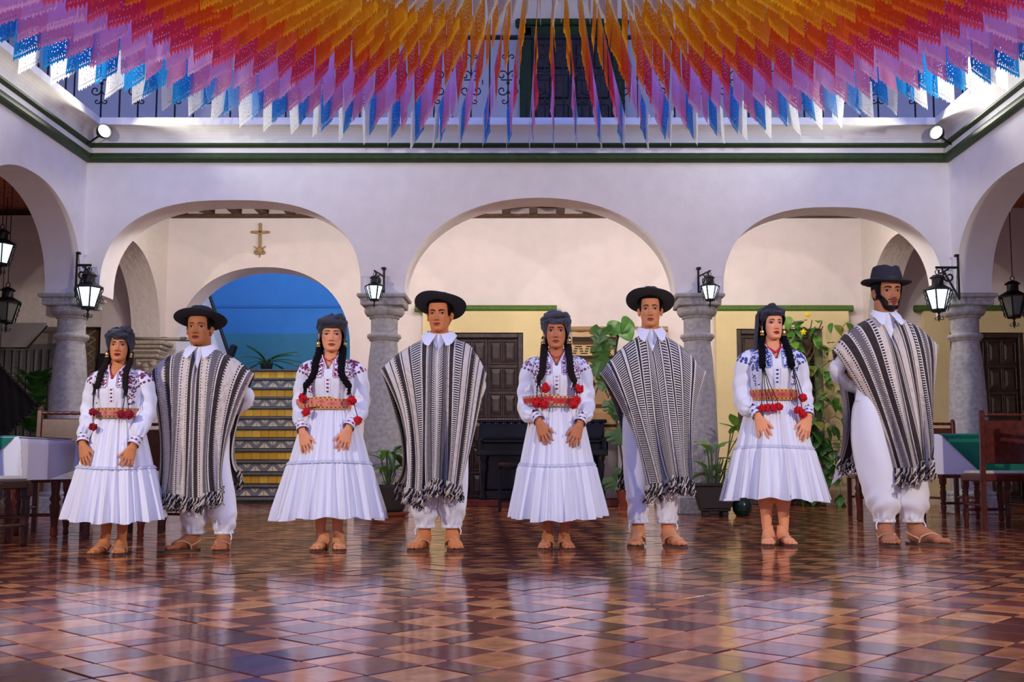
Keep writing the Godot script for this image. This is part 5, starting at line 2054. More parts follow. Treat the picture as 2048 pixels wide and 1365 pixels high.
# front or back sheet of a poncho: shoulder line, middle line, hem (each left to right as seen from the front)
func poncho_sheet(m: MB, top: Array, mid: Array, hem: Array, sgn: float, vneck: float, seed_: int, fringe: MB, depth: float) -> void:
	var q := RandomNumberGenerator.new()
	q.seed = seed_
	var ph := []
	for k in 6:
		ph.append(q.randf() * TAU)
	var nu := 96
	var nv := 72
	var outer := PackedVector3Array()
	var uvs := PackedVector2Array()
	for j in nv + 1:
		var t := 1.0 - float(j) / nv
		for i in nu + 1:
			var s := float(i) / nu
			var a := spline(top, s)
			var b := spline(mid, s)
			var c := spline(hem, s)
			if sgn > 0.0:
				a.y -= vneck * maxf(0.0, 1.0 - absf(s - 0.5) / 0.1)
			var w := interp3(a, b, c, t)
			var x2 := 2.0 * s - 1.0
			var round_ := sqrt(maxf(0.0, 1.0 - pow(absf(x2), 2.4) * 0.96))
			var full := depth * round_ * lerpf(0.86, 1.1, t)
			var tt := clampf(t / 0.2, 0.0, 1.0)
			var z := lerpf(maxf(a.z, 0.0) if sgn > 0.0 else 0.0, full, sqrt(1.0 - (1.0 - tt) * (1.0 - tt)))
			var fold := sin(s * 27.0 + ph[0] + t * 2.0) * 0.5 + sin(s * 43.0 + ph[1] - t * 1.5) * 0.28 + sin(s * 15.0 + ph[2]) * 0.5
			z += fold * (0.006 + 0.04 * sm(0.1, 0.85, t)) * (0.5 + 0.5 * round_)
			z += 0.012 * gs(absf(x2) - 0.55, 0.12) * sm(0.05, 0.3, t)
			w.x += 0.008 * cos(s * 27.0 + ph[0] + t * 2.0) * sm(0.2, 0.9, t)
			outer.append(V(w.x, w.y + 0.006 * sin(s * 21.0 + ph[3]) * t, z * sgn))
			uvs.append(Vector2(s, t))
	if sgn < 0.0:
		var ro := PackedVector3Array()
		var ru := PackedVector2Array()
		for j in nv + 1:
			for i in nu + 1:
				ro.append(outer[j * (nu + 1) + nu - i])
				ru.append(uvs[j * (nu + 1) + nu - i])
		m.rows(ro, nu + 1, nv + 1, false, ru)
	else:
		m.rows(outer, nu + 1, nv + 1, false, uvs)
	# a second layer gives the cloth its thickness
	var inner := PackedVector3Array()
	var iu := PackedVector2Array()
	for j in nv + 1:
		for i in nu + 1:
			var k := j * (nu + 1) + (nu - i if sgn > 0.0 else i)
			inner.append(outer[k] - V(0, 0, 0.006 * sgn))
			iu.append(uvs[k])
	m.rows(inner, nu + 1, nv + 1, false, iu)
	# knotted fringe along the hem
	for k in 46:
		var s := (k + 0.5) / 46.0
		var at := outer[int(s * nu)]
		var l := q.randf_range(0.075, 0.12)
		var dark := (k * 7 / 3) % 5 < 2
		var base := rgb(38, 30, 30) if dark else rgb(206, 194, 178)
		for st in 3:
			fringe.col = (base if st < 2 else (rgb(206, 194, 178) if dark else rgb(60, 50, 48))).srgb_to_linear()
			var p := PackedVector3Array()
			var bend := q.randf_range(-0.02, 0.02)
			for g in 9:
				var f := g / 8.0
				var w := TAU * (f * 1.6 + st / 3.0)
				p.append(at + V(cos(w) * 0.0055 * (1.0 + f) + bend * f * f, 0.008 - l * f, sgn * 0.003 + sin(w) * 0.0055 * (1.0 + f)))
			fringe.tube(p, pfa([0.0052, 0.0052, 0.005, 0.005, 0.005, 0.005, 0.0045, 0.004, 0.002]), 5)


func man(p: Dictionary) -> void:
	var t := thing("person", p.label, "person", p.at, p.get("turn", 0.0), "four men in striped woollen ponchos")
	var s: float = p.scale
	t.scale = Vector3.ONE * s
	var b := MB.new()
	b.add(torso_m, Transform3D.IDENTITY, p.skin.srgb_to_linear())
	for sg in [-1.0, 1.0]:
		var ba := Basis(Vector3.BACK, sg * -1.25) * Basis(Vector3.UP, PI)
		if sg < 0:
			ba = ba.scaled_local(V(-1, 1, 1))
		b.add(hand_r, Transform3D(ba, V(sg * 0.05, 0.92, -0.17)), p.skin.srgb_to_linear())
		var fx: float = p.feet[0] if sg < 0 else p.feet[1]
		var fa: float = p.toes[0] if sg < 0 else p.toes[1]
		var fb := Basis(Vector3.UP, fa)
		var sc := 1.12
		b.add(foot_r, Transform3D(fb.scaled_local(V(-sg, 1, 1) * sc), V(fx, 0.0, -0.02)), p.skin.srgb_to_linear())
		b.col = p.skin.srgb_to_linear()
		var leg := PackedVector3Array()
		var lr := PackedFloat32Array()
		for k in 7:
			var y := 0.09 + k * 0.075
			leg.append(V(lerpf(fx, sg * 0.095, sm(0.0, 0.7, (y - p.get("cuff", 0.165)) / (0.95 - p.get("cuff", 0.165)))), y, -0.006))
			lr.append([0.034, 0.037, 0.044, 0.05, 0.05, 0.05, 0.052][k])
		b.tube(leg, lr, 14)
		sandals(t, Transform3D(fb.scaled_local(Vector3.ONE * sc), V(fx, 0.0, -0.02)), sg > 0)
	var hx := Transform3D(Basis(Vector3.UP, p.get("look_turn", 0.0)) * Basis(Vector3.RIGHT, p.get("nod", 0.0)) * Basis(Vector3.BACK, p.get("tilt", 0.0)), V(p.get("head_x", 0.0), 1.487, 0.015))
	var hs: float = p.get("head", 1.0)
	head_mesh(b, Transform3D(hx.basis * hs, hx.origin), p)
	obj("body", b, M.skin, t)
	# short hair below the hat
	var m := MB.new()
	var pts := PackedVector3Array()
	for j in 16:
		var f := j / 15.0
		for i in 73:
			var a := TAU * i / 72 - PI
			var side: float = lerpf(0.072, p.get("sideburn", -0.015), sm(0.8, 1.12, absf(a)))
			var yh := lerpf(side, -0.08, sm(1.75, 2.2, absf(a)))
			yh = lerpf(yh, 0.02, gs(absf(a) - 1.6, 0.2))
			var y := lerpf(yh, 0.118, sin(f * PI / 2))
			var w := head_point(y, a, 0.004 + 0.004 * sm(0, 0.2, f))
			pts.append(hx * (V(w.x * p.get("wide", 1.0), w.y, w.z) * hs))
	m.rows(pts, 73, 16, true)
	obj("hair", m, M.hair, t)
	# felt hat
	m = MB.new()
	var hat := Transform3D(hx.basis * Basis(Vector3.RIGHT, p.get("hat_back", -0.2)) * Basis(Vector3.BACK, p.get("hat_tilt", 0.0)), hx * (V(0, 0.058, -0.008) * hs))
	var br: float = p.get("brim", 0.172)
	var ch: float = p.get("crown_h", 0.098)
	var cp: float = p.get("crown_top", 0.72)
	var rings := [[0.086, -0.004], [0.12, -0.006], [br * 0.88, -0.002], [br, 0.002], [br * 1.004, 0.006], [br * 0.99, 0.009], [br * 0.88, 0.006], [0.12, 0.001], [0.094, 0.004], [0.0895, 0.012], [0.088, 0.045], [lerpf(0.088, 0.088 * cp, 0.55), ch * 0.75], [0.088 * cp, ch * 0.93], [0.088 * cp * 0.85, ch], [0.088 * cp * 0.5, ch * 0.99], [0.001, ch * 0.97]]
	pts = PackedVector3Array()
	for r in rings:
		for i in 65:
			var a := TAU * i / 64
			var x: float = sin(a) * r[0]
			var z: float = cos(a) * r[0] * (1.12 if r[0] < 0.1 else lerpf(1.12, 1.02, (r[0] - 0.1) / 0.07))
			var y: float = r[1]
			if r[0] > 0.1 or r[1] < 0.0:
				var e := sm(0.088, br, r[0])
				y += e * (p.get("curl", 0.02) * sin(a) * sin(a) + p.get("wave", 0.006) * sin(a * 3.0 + p.seed) - p.get("dip", -0.008) * maxf(cos(a), 0.0))
			if r[1] > ch * 0.7:
				y -= p.get("crease", 0.016) * gs(x, 0.022) * sm(ch * 0.7, ch, r[1])
				x *= 1.0 - p.get("pinch", 0.12) * maxf(cos(a), 0.0)
			pts.append(hat * (V(x * p.get("wide", 1.0), y, z) * hs))
	m.rows(pts, 65, rings.size(), true)
	var ho := obj("hat", m, M[p.felt], t)
	m = MB.new()
	pts = PackedVector3Array()
	for y in [0.008, 0.012, 0.03, 0.034]:
		for i in 65:
			var a := TAU * i / 64
			var r := 0.091 if y > 0.008 and y < 0.034 else 0.0885
			pts.append(hat * (V(sin(a) * r * p.get("wide", 1.0), y, cos(a) * r * 1.12) * hs))
	m.rows(pts, 65, 4, true)
	obj("hat_band", m, M.hat_band, ho)
	# shirt: collar, front and sleeves
	m = MB.new()
	var cz: float = p.get("collar_w", 1.0)
	pts = PackedVector3Array()
	for j in 5:
		for i in 33:
			var a := lerpf(-PI + 0.0, PI, i / 32.0)
			var r: float = [0.074, 0.069, 0.066, 0.068, 0.066][j]
			pts.append(V(sin(a) * r, [1.31, 1.335, 1.365, 1.385, 1.388][j] - 0.03 * maxf(cos(a), 0.0), cos(a) * r + 0.005))
	m.rows(pts, 33, 5, true)
	for sg in [-1.0, 1.0]:   # collar points
		pts = PackedVector3Array()
		for j in 7:
			var f := j / 6.0
			for i in 13:
				var u := i / 12.0
				var a := lerpf(0.16, 2.3, u)
				var drop := lerpf(0.085, 0.03, sm(0.0, 0.5, u)) * (1.0 - f)
				var r := lerpf(0.069 + 0.034 * (1.0 - sm(0.0, 0.9, u)) + 0.018, 0.069, f)
				pts.append(V(sg * (sin(a) * r * cz + 0.03 * (1.0 - f) * (1.0 - sm(0.0, 0.4, u))), 1.387 - 0.03 * maxf(cos(a), 0.0) - drop, cos(a) * r + 0.008 + 0.03 * (1.0 - f) * sm(1.2, 0.3, a)))
		if sg < 0:
			var rp := PackedVector3Array()
			for j in 7:
				for i in 13:
					rp.append(pts[j * 13 + 12 - i])
			pts = rp
		m.rows(pts, 13, 7)
	var shirt := MB.new()
	pts = PackedVector3Array()
	for j in 16:
		var f := j / 15.0
		for i in 41:
			var a := TAU * i / 40 - PI
			var y := lerpf(0.84, 1.345, f)
			pts.append(V(sin(a) * lut([[0.84, 0.185], [0.95, 0.165], [1.1, 0.145], [1.22, 0.105], [1.3, 0.08], [1.345, 0.07]], y), y, cos(a) * lut([[0.84, 0.112], [0.95, 0.11], [1.1, 0.108], [1.22, 0.1], [1.3, 0.084], [1.345, 0.071]], y) + 0.005))
	shirt.rows(pts, 41, 16, true)
	var sh := obj("shirt", shirt, M.white_cotton, t)
	obj("shirt_collar", m, M.white_cotton, sh)
	for sg in [-1.0, 1.0]:
		m = MB.new()
		var ex: float = p.elbows[0] if sg < 0 else p.elbows[1]
		var arm := curve([V(sg * 0.12, 1.21, 0), V(sg * 0.185, 1.14, -0.02), V(ex, 1.03, -0.06), V(lerpf(ex, sg * 0.1, 0.5), 0.95, -0.13), V(sg * 0.09, 0.93, -0.155)], 26)
		var rr := PackedFloat32Array()
		for k in 27:
			rr.append(0.052 - 0.014 * k / 26.0 + 0.003 * sin(k * 1.7))
		m.tube(arm, rr, 18)
		obj("sleeve", m, M.white_cotton, sh)
	# loose white trousers gathered at the ankle
	m = MB.new()
	for sg in [-1.0, 1.0]:
		var fx: float = p.feet[0] if sg < 0 else p.feet[1]
		pts = PackedVector3Array()
		for j in 47:
			var f := j / 46.0
			var y := lerpf(p.get("cuff", 0.165), 0.95, f)
			var fat: float = p.get("fat", 1.0)
			var rx := lut([[0.0, 0.055], [0.03, 0.062], [0.1, 0.082 * fat], [0.25, 0.094 * fat], [0.5, 0.1 * fat], [0.78, 0.104 * minf(1.0, fat)], [1.0, 0.085]], f)
			var cx: float = lerpf(fx, sg * 0.095, sm(0.0, 0.7, f)) - sg * 0.03 * sm(0.8, 1.0, f)
			for i in 49:
				var a := TAU * i / 48 - PI
				var wr := 0.008 * sin(y * 74.0 + 3.4 * sin(a + sg + p.seed) + 1.8 * sin(a * 2.0 + p.seed)) * (0.7 + 0.5 * sin(a * 3.0 + y * 20.0)) * sm(0.34, 0.03, f) + 0.007 * sin(a * 3.0 + p.seed + f * 5.0) * sm(0.1, 0.4, f) + 0.006 * sin(a * 11.0) * sm(0.1, 0.0, f)
				pts.append(V(cx + sin(a) * (rx + wr), y, cos(a) * (rx * 1.08 + wr) - 0.008))
		m.rows(pts, 49, 47, true)
		m.lathe(PackedVector2Array([Vector2(0.05, -0.012), Vector2(0.062, -0.01), Vector2(0.064, 0.0), Vector2(0.06, 0.012)]), 24, Transform3D(Basis.IDENTITY, V(fx, p.get("cuff", 0.165) + 0.004, -0.008)))
		m.tube(curve([V(fx + sg * 0.05, p.get("cuff", 0.165), 0.02), V(fx + sg * 0.062, p.get("cuff", 0.165) - 0.02, 0.028), V(fx + sg * 0.058, p.get("cuff", 0.165) - 0.045, 0.028)], 6), pfa([0.006, 0.005, 0.004]), 6)
	obj("trousers", m, M.white_cotton, t)
	# poncho
	m = MB.new()
	var fr := MB.new()
	poncho_sheet(m, p.top, p.mid, p.hem, 1.0, p.get("vneck", 0.13), p.seed, fr, p.get("depth", 0.185))
	poncho_sheet(m, p.top, p.get("mid_b", p.mid), p.get("hem_b", p.hem), -1.0, 0.0, p.seed + 1, fr, 0.21)
	var po := obj("poncho", m, M[p.poncho], t)
	stuff(obj("fringe", fr, M.fringe, po))


func people() -> void:
	person_materials()
	limbs()
	woman({at = V(-2.772, 0, -7.0), scale = 0.923, seed = 11, label = "short woman with dark red embroidery and drooping dark red pompoms, leftmost dancer", skin = rgb(210, 136, 86), lip = rgb(134, 49, 42), look_turn = 0.2, nod = -0.06, head = 0.97, set = "wine", belt = "belt_salmon", turban = "rebozo_dark", hem = 0.238, hem_w = 0.33, seam = 0.617, hands = [V(-0.18, 0.775, 0.165), V(0.176, 0.76, 0.168)], feet = [-0.062, 0.052], braid_y = [1.19, 1.172], braid_x = 0.11, braid_r = 0.02, necklace = 0.045, bead = 0.0065, pompom = "pompom_dark", eyeshadow = rgb(120, 90, 110), knot = 0.05, side_line = -0.06, brow_line = 0.04, hair = "brown_hair", lips = 1.1, pompoms = [[-0.112, 1.006, 0.168, 0.03], [-0.104, 0.9, 0.178, 0.03], [0.092, 0.992, 0.172, 0.033], [0.14, 0.988, 0.165, 0.034]]})
	man({at = V(-2.315, 0, -7.29), scale = 1.031, seed = 21, label = "man in brown and cream striped poncho under a wide flat black hat, chin raised", skin = rgb(181, 112, 68), lip = rgb(132, 57, 47), look_turn = 0.02, nod = -0.07, wide = 1.06, lips = 1.1, brow = 0.0026, felt = "felt_black", brim = 0.166, hat_back = -0.22, crown_h = 0.086, crown_top = 0.86, crease = 0.004, curl = 0.006, wave = 0.003, head_x = -0.02, feet = [-0.02, 0.176], toes = [-0.75, 0.1], cuff = 0.115, elbows = [-0.22, 0.3], poncho = "poncho_brown", collar_w = 1.1, top = [V(-0.355, 1.178, 0.02), V(-0.25, 1.287, 0.0), V(-0.075, 1.352, 0.03), V(0, 1.345, 0.075), V(0.075, 1.352, 0.03), V(0.22, 1.287, 0.0), V(0.358, 1.178, 0.02)], mid = [V(-0.26, 0.79, 0), V(-0.12, 0.83, 0), V(0, 0.84, 0), V(0.11, 0.83, 0), V(0.222, 0.8, 0)], hem = [V(-0.262, 0.345, 0), V(-0.12, 0.38, 0), V(0.01, 0.345, 0), V(0.13, 0.374, 0), V(0.198, 0.42, 0)], hem_b = [V(-0.3, 0.33, 0), V(-0.12, 0.36, 0), V(0.06, 0.4, 0), V(0.2, 0.47, 0), V(0.24, 0.52, 0)]})
	woman({at = V(-1.42, 0, -7.344), scale = 1.003, seed = 12, label = "broad-faced woman with wine red shoulder embroidery and long blue-black braids before the stairs", skin = rgb(237, 162, 116), lip = rgb(165, 78, 66), look_turn = 0.17, nod = 0.0, wide = 1.08, rolls = 1, set = "berry", belt = "belt_orange", belt_tail = true, turban = "rebozo", hem = 0.219, hem_w = 0.358, seam = 0.603, hands = [V(-0.16, 0.805, 0.168), V(0.152, 0.825, 0.17)], feet = [-0.03, 0.065], braid_y = [1.12, 1.12], braid_x = 0.15, braid_r = 0.023, blush = rgb(214, 120, 104), knot = 0.045, brow_line = 0.042, side_line = -0.05, brow = 0.0026, nose = 1.05, pompoms = [[-0.165, 1.042, 0.15, 0.032], [-0.14, 0.945, 0.168, 0.031], [0.168, 1.025, 0.148, 0.034], [0.212, 0.888, 0.15, 0.032]]})
	man({at = V(-0.668, 0, -7.388), scale = 1.106, seed = 22, label = "man with wide open white collar, grey and cream striped poncho, black hat tipped back", skin = rgb(212, 131, 76), lip = rgb(153, 71, 57), look_turn = -0.13, nod = 0.0, head = 0.95, wide = 1.06, frown = 0.0035, brow = 0.0036, arch = 0.006, smile = 0.7, felt = "felt_blue", brim = 0.166, hat_back = -0.42, hat_tilt = -0.05, crown_h = 0.098, crown_top = 0.58, crease = 0.02, curl = 0.014, wave = 0.006, feet = [-0.08, 0.084], toes = [-0.32, 0.25], cuff = 0.14, elbows = [-0.2, 0.25], poncho = "poncho_grey", collar_w = 1.2, vneck = 0.07, top = [V(-0.375, 1.134, 0.02), V(-0.25, 1.25, 0.0), V(-0.082, 1.338, 0.02), V(0, 1.325, 0.08), V(0.085, 1.338, 0.02), V(0.207, 1.28, 0.0), V(0.302, 1.112, 0.02)], mid = [V(-0.228, 0.8, 0), V(-0.11, 0.84, 0), V(0, 0.85, 0), V(0.12, 0.84, 0), V(0.242, 0.8, 0)], hem = [V(-0.2, 0.385, 0), V(-0.1, 0.362, 0), V(0, 0.44, 0), V(0.09, 0.41, 0), V(0.158, 0.395, 0)], mid_b = [V(-0.25, 0.7, 0), V(-0.11, 0.74, 0), V(0, 0.75, 0), V(0.12, 0.75, 0), V(0.22, 0.75, 0)], hem_b = [V(-0.28, 0.42, 0), V(-0.1, 0.41, 0), V(0, 0.43, 0), V(0.1, 0.43, 0), V(0.15, 0.45, 0)]})
	woman({at = V(0.157, 0, -7.433), scale = 1.027, seed = 13, label = "woman with purple embroidery, brown braids and red pompoms before the piano", skin = rgb(202, 129, 86), lip = rgb(153, 69, 61), look_turn = -0.04, nod = 0.0, wide = 1.04, rolls = 2, set = "plum", belt = "belt_red", belt_tail = true, turban = "rebozo_light", hem = 0.209, hem_w = 0.312, seam = 0.573, hands = [V(-0.118, 0.855, 0.16), V(0.155, 0.838, 0.16)], hand_turn = 0.34, feet = [-0.055, 0.05], braid_y = [1.15, 1.135], braid_x = 0.12, braid_r = 0.022, hair = "brown_hair", eyeshadow = rgb(120, 84, 84), knot = -0.03, twist = 0.4, brow_line = 0.046, side_line = -0.06, eye_h = 1.08, pompoms = [[-0.075, 1.089, 0.172, 0.035], [-0.134, 0.989, 0.16, 0.034], [-0.086, 0.978, 0.175, 0.034], [0.152, 1.082, 0.155, 0.034], [0.136, 1.012, 0.165, 0.032], [0.112, 0.978, 0.172, 0.034]]})
	man({at = V(0.86, 0, -7.711), scale = 1.161, seed = 23, label = "man in a black and white ladder-patterned poncho, round black hat tipped back", skin = rgb(216, 142, 92), lip = rgb(157, 78, 64), look_turn = -0.1, nod = 0.0, head = 0.93, wide = 1.0, fat = 0.8, lips = 1.1, jaw = 1.05, felt = "felt_charcoal", brim = 0.166, hat_back = -0.4, hat_tilt = -0.05, crown_h = 0.1, crown_top = 0.7, crease = 0.008, curl = 0.008, wave = 0.004, feet = [-0.086, 0.092], toes = [-0.22, 0.4], cuff = 0.148, elbows = [-0.2, 0.2], poncho = "poncho_ladder", collar_w = 1.0, vneck = 0.1, top = [V(-0.325, 1.085, 0.02), V(-0.21, 1.222, 0.0), V(-0.07, 1.325, 0.03), V(0, 1.325, 0.075), V(0.072, 1.325, 0.03), V(0.2, 1.256, 0.0), V(0.349, 1.094, 0.02)], mid = [V(-0.165, 0.8, 0), V(-0.06, 0.81, 0), V(0.05, 0.81, 0), V(0.16, 0.8, 0), V(0.265, 0.79, 0)], hem = [V(-0.046, 0.375, 0), V(0.03, 0.385, 0), V(0.105, 0.43, 0), V(0.18, 0.425, 0), V(0.249, 0.4, 0)], mid_b = [V(-0.2, 0.78, 0), V(-0.06, 0.8, 0), V(0.05, 0.8, 0), V(0.15, 0.8, 0), V(0.23, 0.79, 0)], hem_b = [V(-0.205, 0.44, 0), V(-0.1, 0.45, 0), V(0, 0.45, 0), V(0.12, 0.45, 0), V(0.2, 0.44, 0)]})
	woman({at = V(1.778, 0, -7.808), scale = 1.098, seed = 14, label = "tall woman with royal blue embroidery and a hanging dark head cloth", skin = rgb(246, 169, 124), lip = rgb(157, 52, 49), look_turn = 0.16, nod = -0.04, head = 0.92, wide = 1.02, set = "blue", belt = "belt_amber", turban = "rebozo_dark", drape = true, hem = 0.305, hem_w = 0.332, seam = 0.653, hands = [V(-0.135, 0.85, 0.16), V(0.198, 0.845, 0.15)], hand_turn = 0.3, feet = [-0.045, 0.042], braid_y = [1.2, 1.215], braid_x = 0.095, braid_r = 0.022, necklace = 0.012, bead = 0.0075, eyeshadow = rgb(110, 80, 110), liner = 0.0018, knot = -0.02, brow_line = 0.052, side_line = -0.01, lips = 1.15, brow = 0.003, pompoms = [[-0.113, 0.912, 0.178, 0.028], [-0.078, 0.91, 0.186, 0.029], [-0.038, 0.912, 0.19, 0.029], [-0.003, 0.917, 0.19, 0.028], [0.165, 0.982, 0.155, 0.031], [0.125, 0.896, 0.18, 0.03], [0.156, 0.872, 0.178, 0.031]]})
	man({at = V(2.64, 0, -7.858), scale = 1.268, seed = 24, label = "bearded man in a diagonally striped poncho and upright dark hat, rightmost dancer", skin = rgb(181, 118, 84), lip = rgb(138, 64, 59), look_turn = 0.12, nod = 0.02, head = 0.95, wide = 1.08, beard = 1.0, brow = 0.004, frown = 0.001, sideburn = -0.05, felt = "felt_blue", brim = 0.142, hat_back = -0.02, hat_tilt = -0.03, crown_h = 0.108, crown_top = 0.86, crease = 0.012, curl = 0.004, wave = 0.003, dip = 0.006, head_x = 0.02, feet = [-0.029, 0.135], toes = [-0.1, 0.95], cuff = 0.135, fat = 1.12, elbows = [-0.27, 0.2], poncho = "poncho_diagonal", collar_w = 0.9, vneck = 0.11, top = [V(-0.31, 1.142, 0.02), V(-0.225, 1.25, 0.0), V(-0.09, 1.33, 0.02), V(0, 1.325, 0.075), V(0.08, 1.335, 0.03), V(0.196, 1.284, 0.0), V(0.314, 1.172, 0.02)], mid = [V(-0.135, 0.83, 0), V(-0.03, 0.83, 0), V(0.08, 0.83, 0), V(0.18, 0.83, 0), V(0.258, 0.84, 0)], hem = [V(0.005, 0.44, 0), V(0.06, 0.436, 0), V(0.12, 0.47, 0), V(0.17, 0.48, 0), V(0.22, 0.505, 0)], mid_b = [V(-0.25, 0.84, 0), V(-0.05, 0.84, 0), V(0.08, 0.84, 0), V(0.17, 0.84, 0), V(0.225, 0.84, 0)], hem_b = [V(-0.275, 0.505, 0), V(-0.1, 0.5, 0), V(0, 0.5, 0), V(0.12, 0.5, 0), V(0.19, 0.5, 0)]})


# ---------- tables, chairs, piano ----------
func turned_leg(h: float, r: float) -> PackedVector2Array:
	var p := PackedVector2Array()
	for e in [[0, 0.5], [0.02, 0.75], [0.1, 0.62], [0.2, 0.8], [0.27, 1.0], [0.3, 0.7], [0.33, 1.05], [0.37, 0.7], [0.45, 0.85], [0.58, 1.05], [0.66, 0.75], [0.69, 1.05], [0.72, 0.7], [0.75, 1.0], [0.78, 1.0]]:
		p.append(Vector2(e[1] * r, e[0] * h))
	return p


func make_chair(label: String, wood: Material, at: Vector3, turn: float, s: float) -> Node3D:
	var t := thing("dining_chair", label, "chair", at, turn, "carved wooden dining chairs")
	t.scale = Vector3.ONE * s
	for sx in [-1.0, 1.0]:
		var m := MB.new()
		m.lathe(turned_leg(0.44, 0.03), 12, Transform3D(Basis.IDENTITY, V(sx * 0.18, 0, 0.19)))
		m.box(V(sx * 0.18, 0.39, 0.19), V(0.055, 0.1, 0.055), 0.006)
		obj("leg", m, wood, t)
		m = MB.new()
		m.box(V(sx * 0.185, 0.22, -0.19), V(0.04, 0.45, 0.045), 0.006)
		m.box(V(sx * 0.185, 0.7, -0.205), V(0.04, 0.54, 0.04), 0.006, Basis(Vector3.RIGHT, -0.05))
		m.ball(V(sx * 0.185, 0.975, -0.218), V(0.022, 0.02, 0.022), 10, 6)
		obj("rear_post", m, wood, t)
		m = MB.new()
		m.bar(V(sx * 0.182, 0.2, -0.18), V(sx * 0.182, 0.2, 0.18), 0.013, 8)
		obj("stretcher", m, wood, t)
	var m := MB.new()
	m.bar(V(-0.18, 0.15, 0.19), V(0.18, 0.15, 0.19), 0.013, 8)
	obj("stretcher", m, wood, t)
	m = MB.new()
	m.box(V(0, 0.425, 0.0), V(0.42, 0.06, 0.42), 0.008)
	obj("seat_frame", m, wood, t)
	m = MB.new()
	m.box(V(0, 0.465, 0.005), V(0.4, 0.04, 0.38), 0.018)
	obj("seat", m, M.seat_leather, t)
	m = MB.new()
	m.box(V(0, 0.72, -0.205), V(0.335, 0.36, 0.022), 0.006, Basis(Vector3.RIGHT, -0.05))
	obj("backrest", m, wood, t)
	m = MB.new()
	var prof := PackedVector2Array()
	for k in 17:
		prof.append(Vector2(0.011 + 0.006 * absf(sin(k * 1.1)), -0.17 + 0.34 * k / 16.0))
	m.lathe(prof, 10, Transform3D(Basis(Vector3.BACK, PI / 2), V(0, 0.945, -0.216)))
	obj("top_rail", m, wood, t)
	return t


func table(label: String, cloth_label: String, over_label: String, at: Vector3, w: float, d: float, h: float, drop: float, green_from: float, green_to: float) -> void:
	var t := thing("dining_table", label, "table", at, 0, "dining tables at the sides")
	var m := MB.new()
	m.box(V(0, h - 0.025, 0), V(w, 0.04, d), 0.006)
	obj("table_top", m, M.dark_chair_wood, t)
	m = MB.new()
	m.box(V(0, h - 0.09, 0), V(w - 0.12, 0.09, d - 0.12), 0.006)
	obj("apron", m, M.dark_chair_wood, t)
	for sx in [-1.0, 1.0]:
		for sz in [-1.0, 1.0]:
			m = MB.new()
			m.lathe(turned_leg((h - 0.05) / 0.8, 0.045), 14, Transform3D(Basis.IDENTITY, V(sx * (w / 2 - 0.1), 0, sz * (d / 2 - 0.1))))
			m.box(V(sx * (w / 2 - 0.1), h - 0.1, sz * (d / 2 - 0.1)), V(0.09, 0.16, 0.09), 0.008)
			obj("leg", m, M.chair_wood, t)
	# cloth: a sheet that hangs over the edge, its corners lower
	m = MB.new()
	var pts := PackedVector3Array()
	var n := 60
	for j in n + 1:
		for i in n + 1:
			var x := (i / float(n) - 0.5) * (w + 2 * drop)
			var z := -(j / float(n) - 0.5) * (d + 2 * drop)
			var ox := maxf(0, absf(x) - w / 2)
			var oz := maxf(0, absf(z) - d / 2)
			var down := ox + oz * (0.0 if ox > 0 and false else 1.0)
			var px := clampf(x, -w / 2 - 0.004, w / 2 + 0.004)
			var pz := clampf(z, -d / 2 - 0.004, d / 2 + 0.004)
			if ox > 0 and oz > 0:   # a free corner folds outwards
				var k := minf(ox, oz)
				px += signf(x) * (0.35 * k)
				pz += signf(z) * (0.35 * k)
				down = maxf(ox, oz) + 0.3 * k
			var f := minf(down / drop, 1.0)
			px += signf(x) * 0.012 * sin(z * 17.0) * f if ox > 0 else 0.0
			pz += signf(z) * 0.012 * sin(x * 15.0) * f if oz > 0 else 0.0
			pts.append(V(px, h + 0.004 - down, pz))
	m.rows(pts, n + 1, n + 1)
	var o := obj("tablecloth", m, M.white_cotton)
	tag(o, cloth_label, "tablecloth")
	o.position = at
	# green overcloth laid as a diamond; one point hangs down the front
	m = MB.new()
	pts = PackedVector3Array()
	for j in 31:
		for i in 31:
			var a := i / 30.0
			var b := j / 30.0
			var c := (green_from + green_to) / 2
			var hw := (green_to - green_from) / 2
			var x := c + (a + b - 1.0) * hw
			var z := (a - b) * hw
			var oz := maxf(0, absf(z) - d / 2)
			pts.append(V(clampf(x, -w / 2 + 0.01, w / 2 - 0.01), h + 0.008 - minf(oz, drop - 0.03), clampf(z, -d / 2 - 0.018, d / 2 + 0.018)))
	m.rows(pts, 31, 31)
	o = obj("overcloth", m, M.green_cloth)
	tag(o, over_label, "tablecloth")
	o.position = at


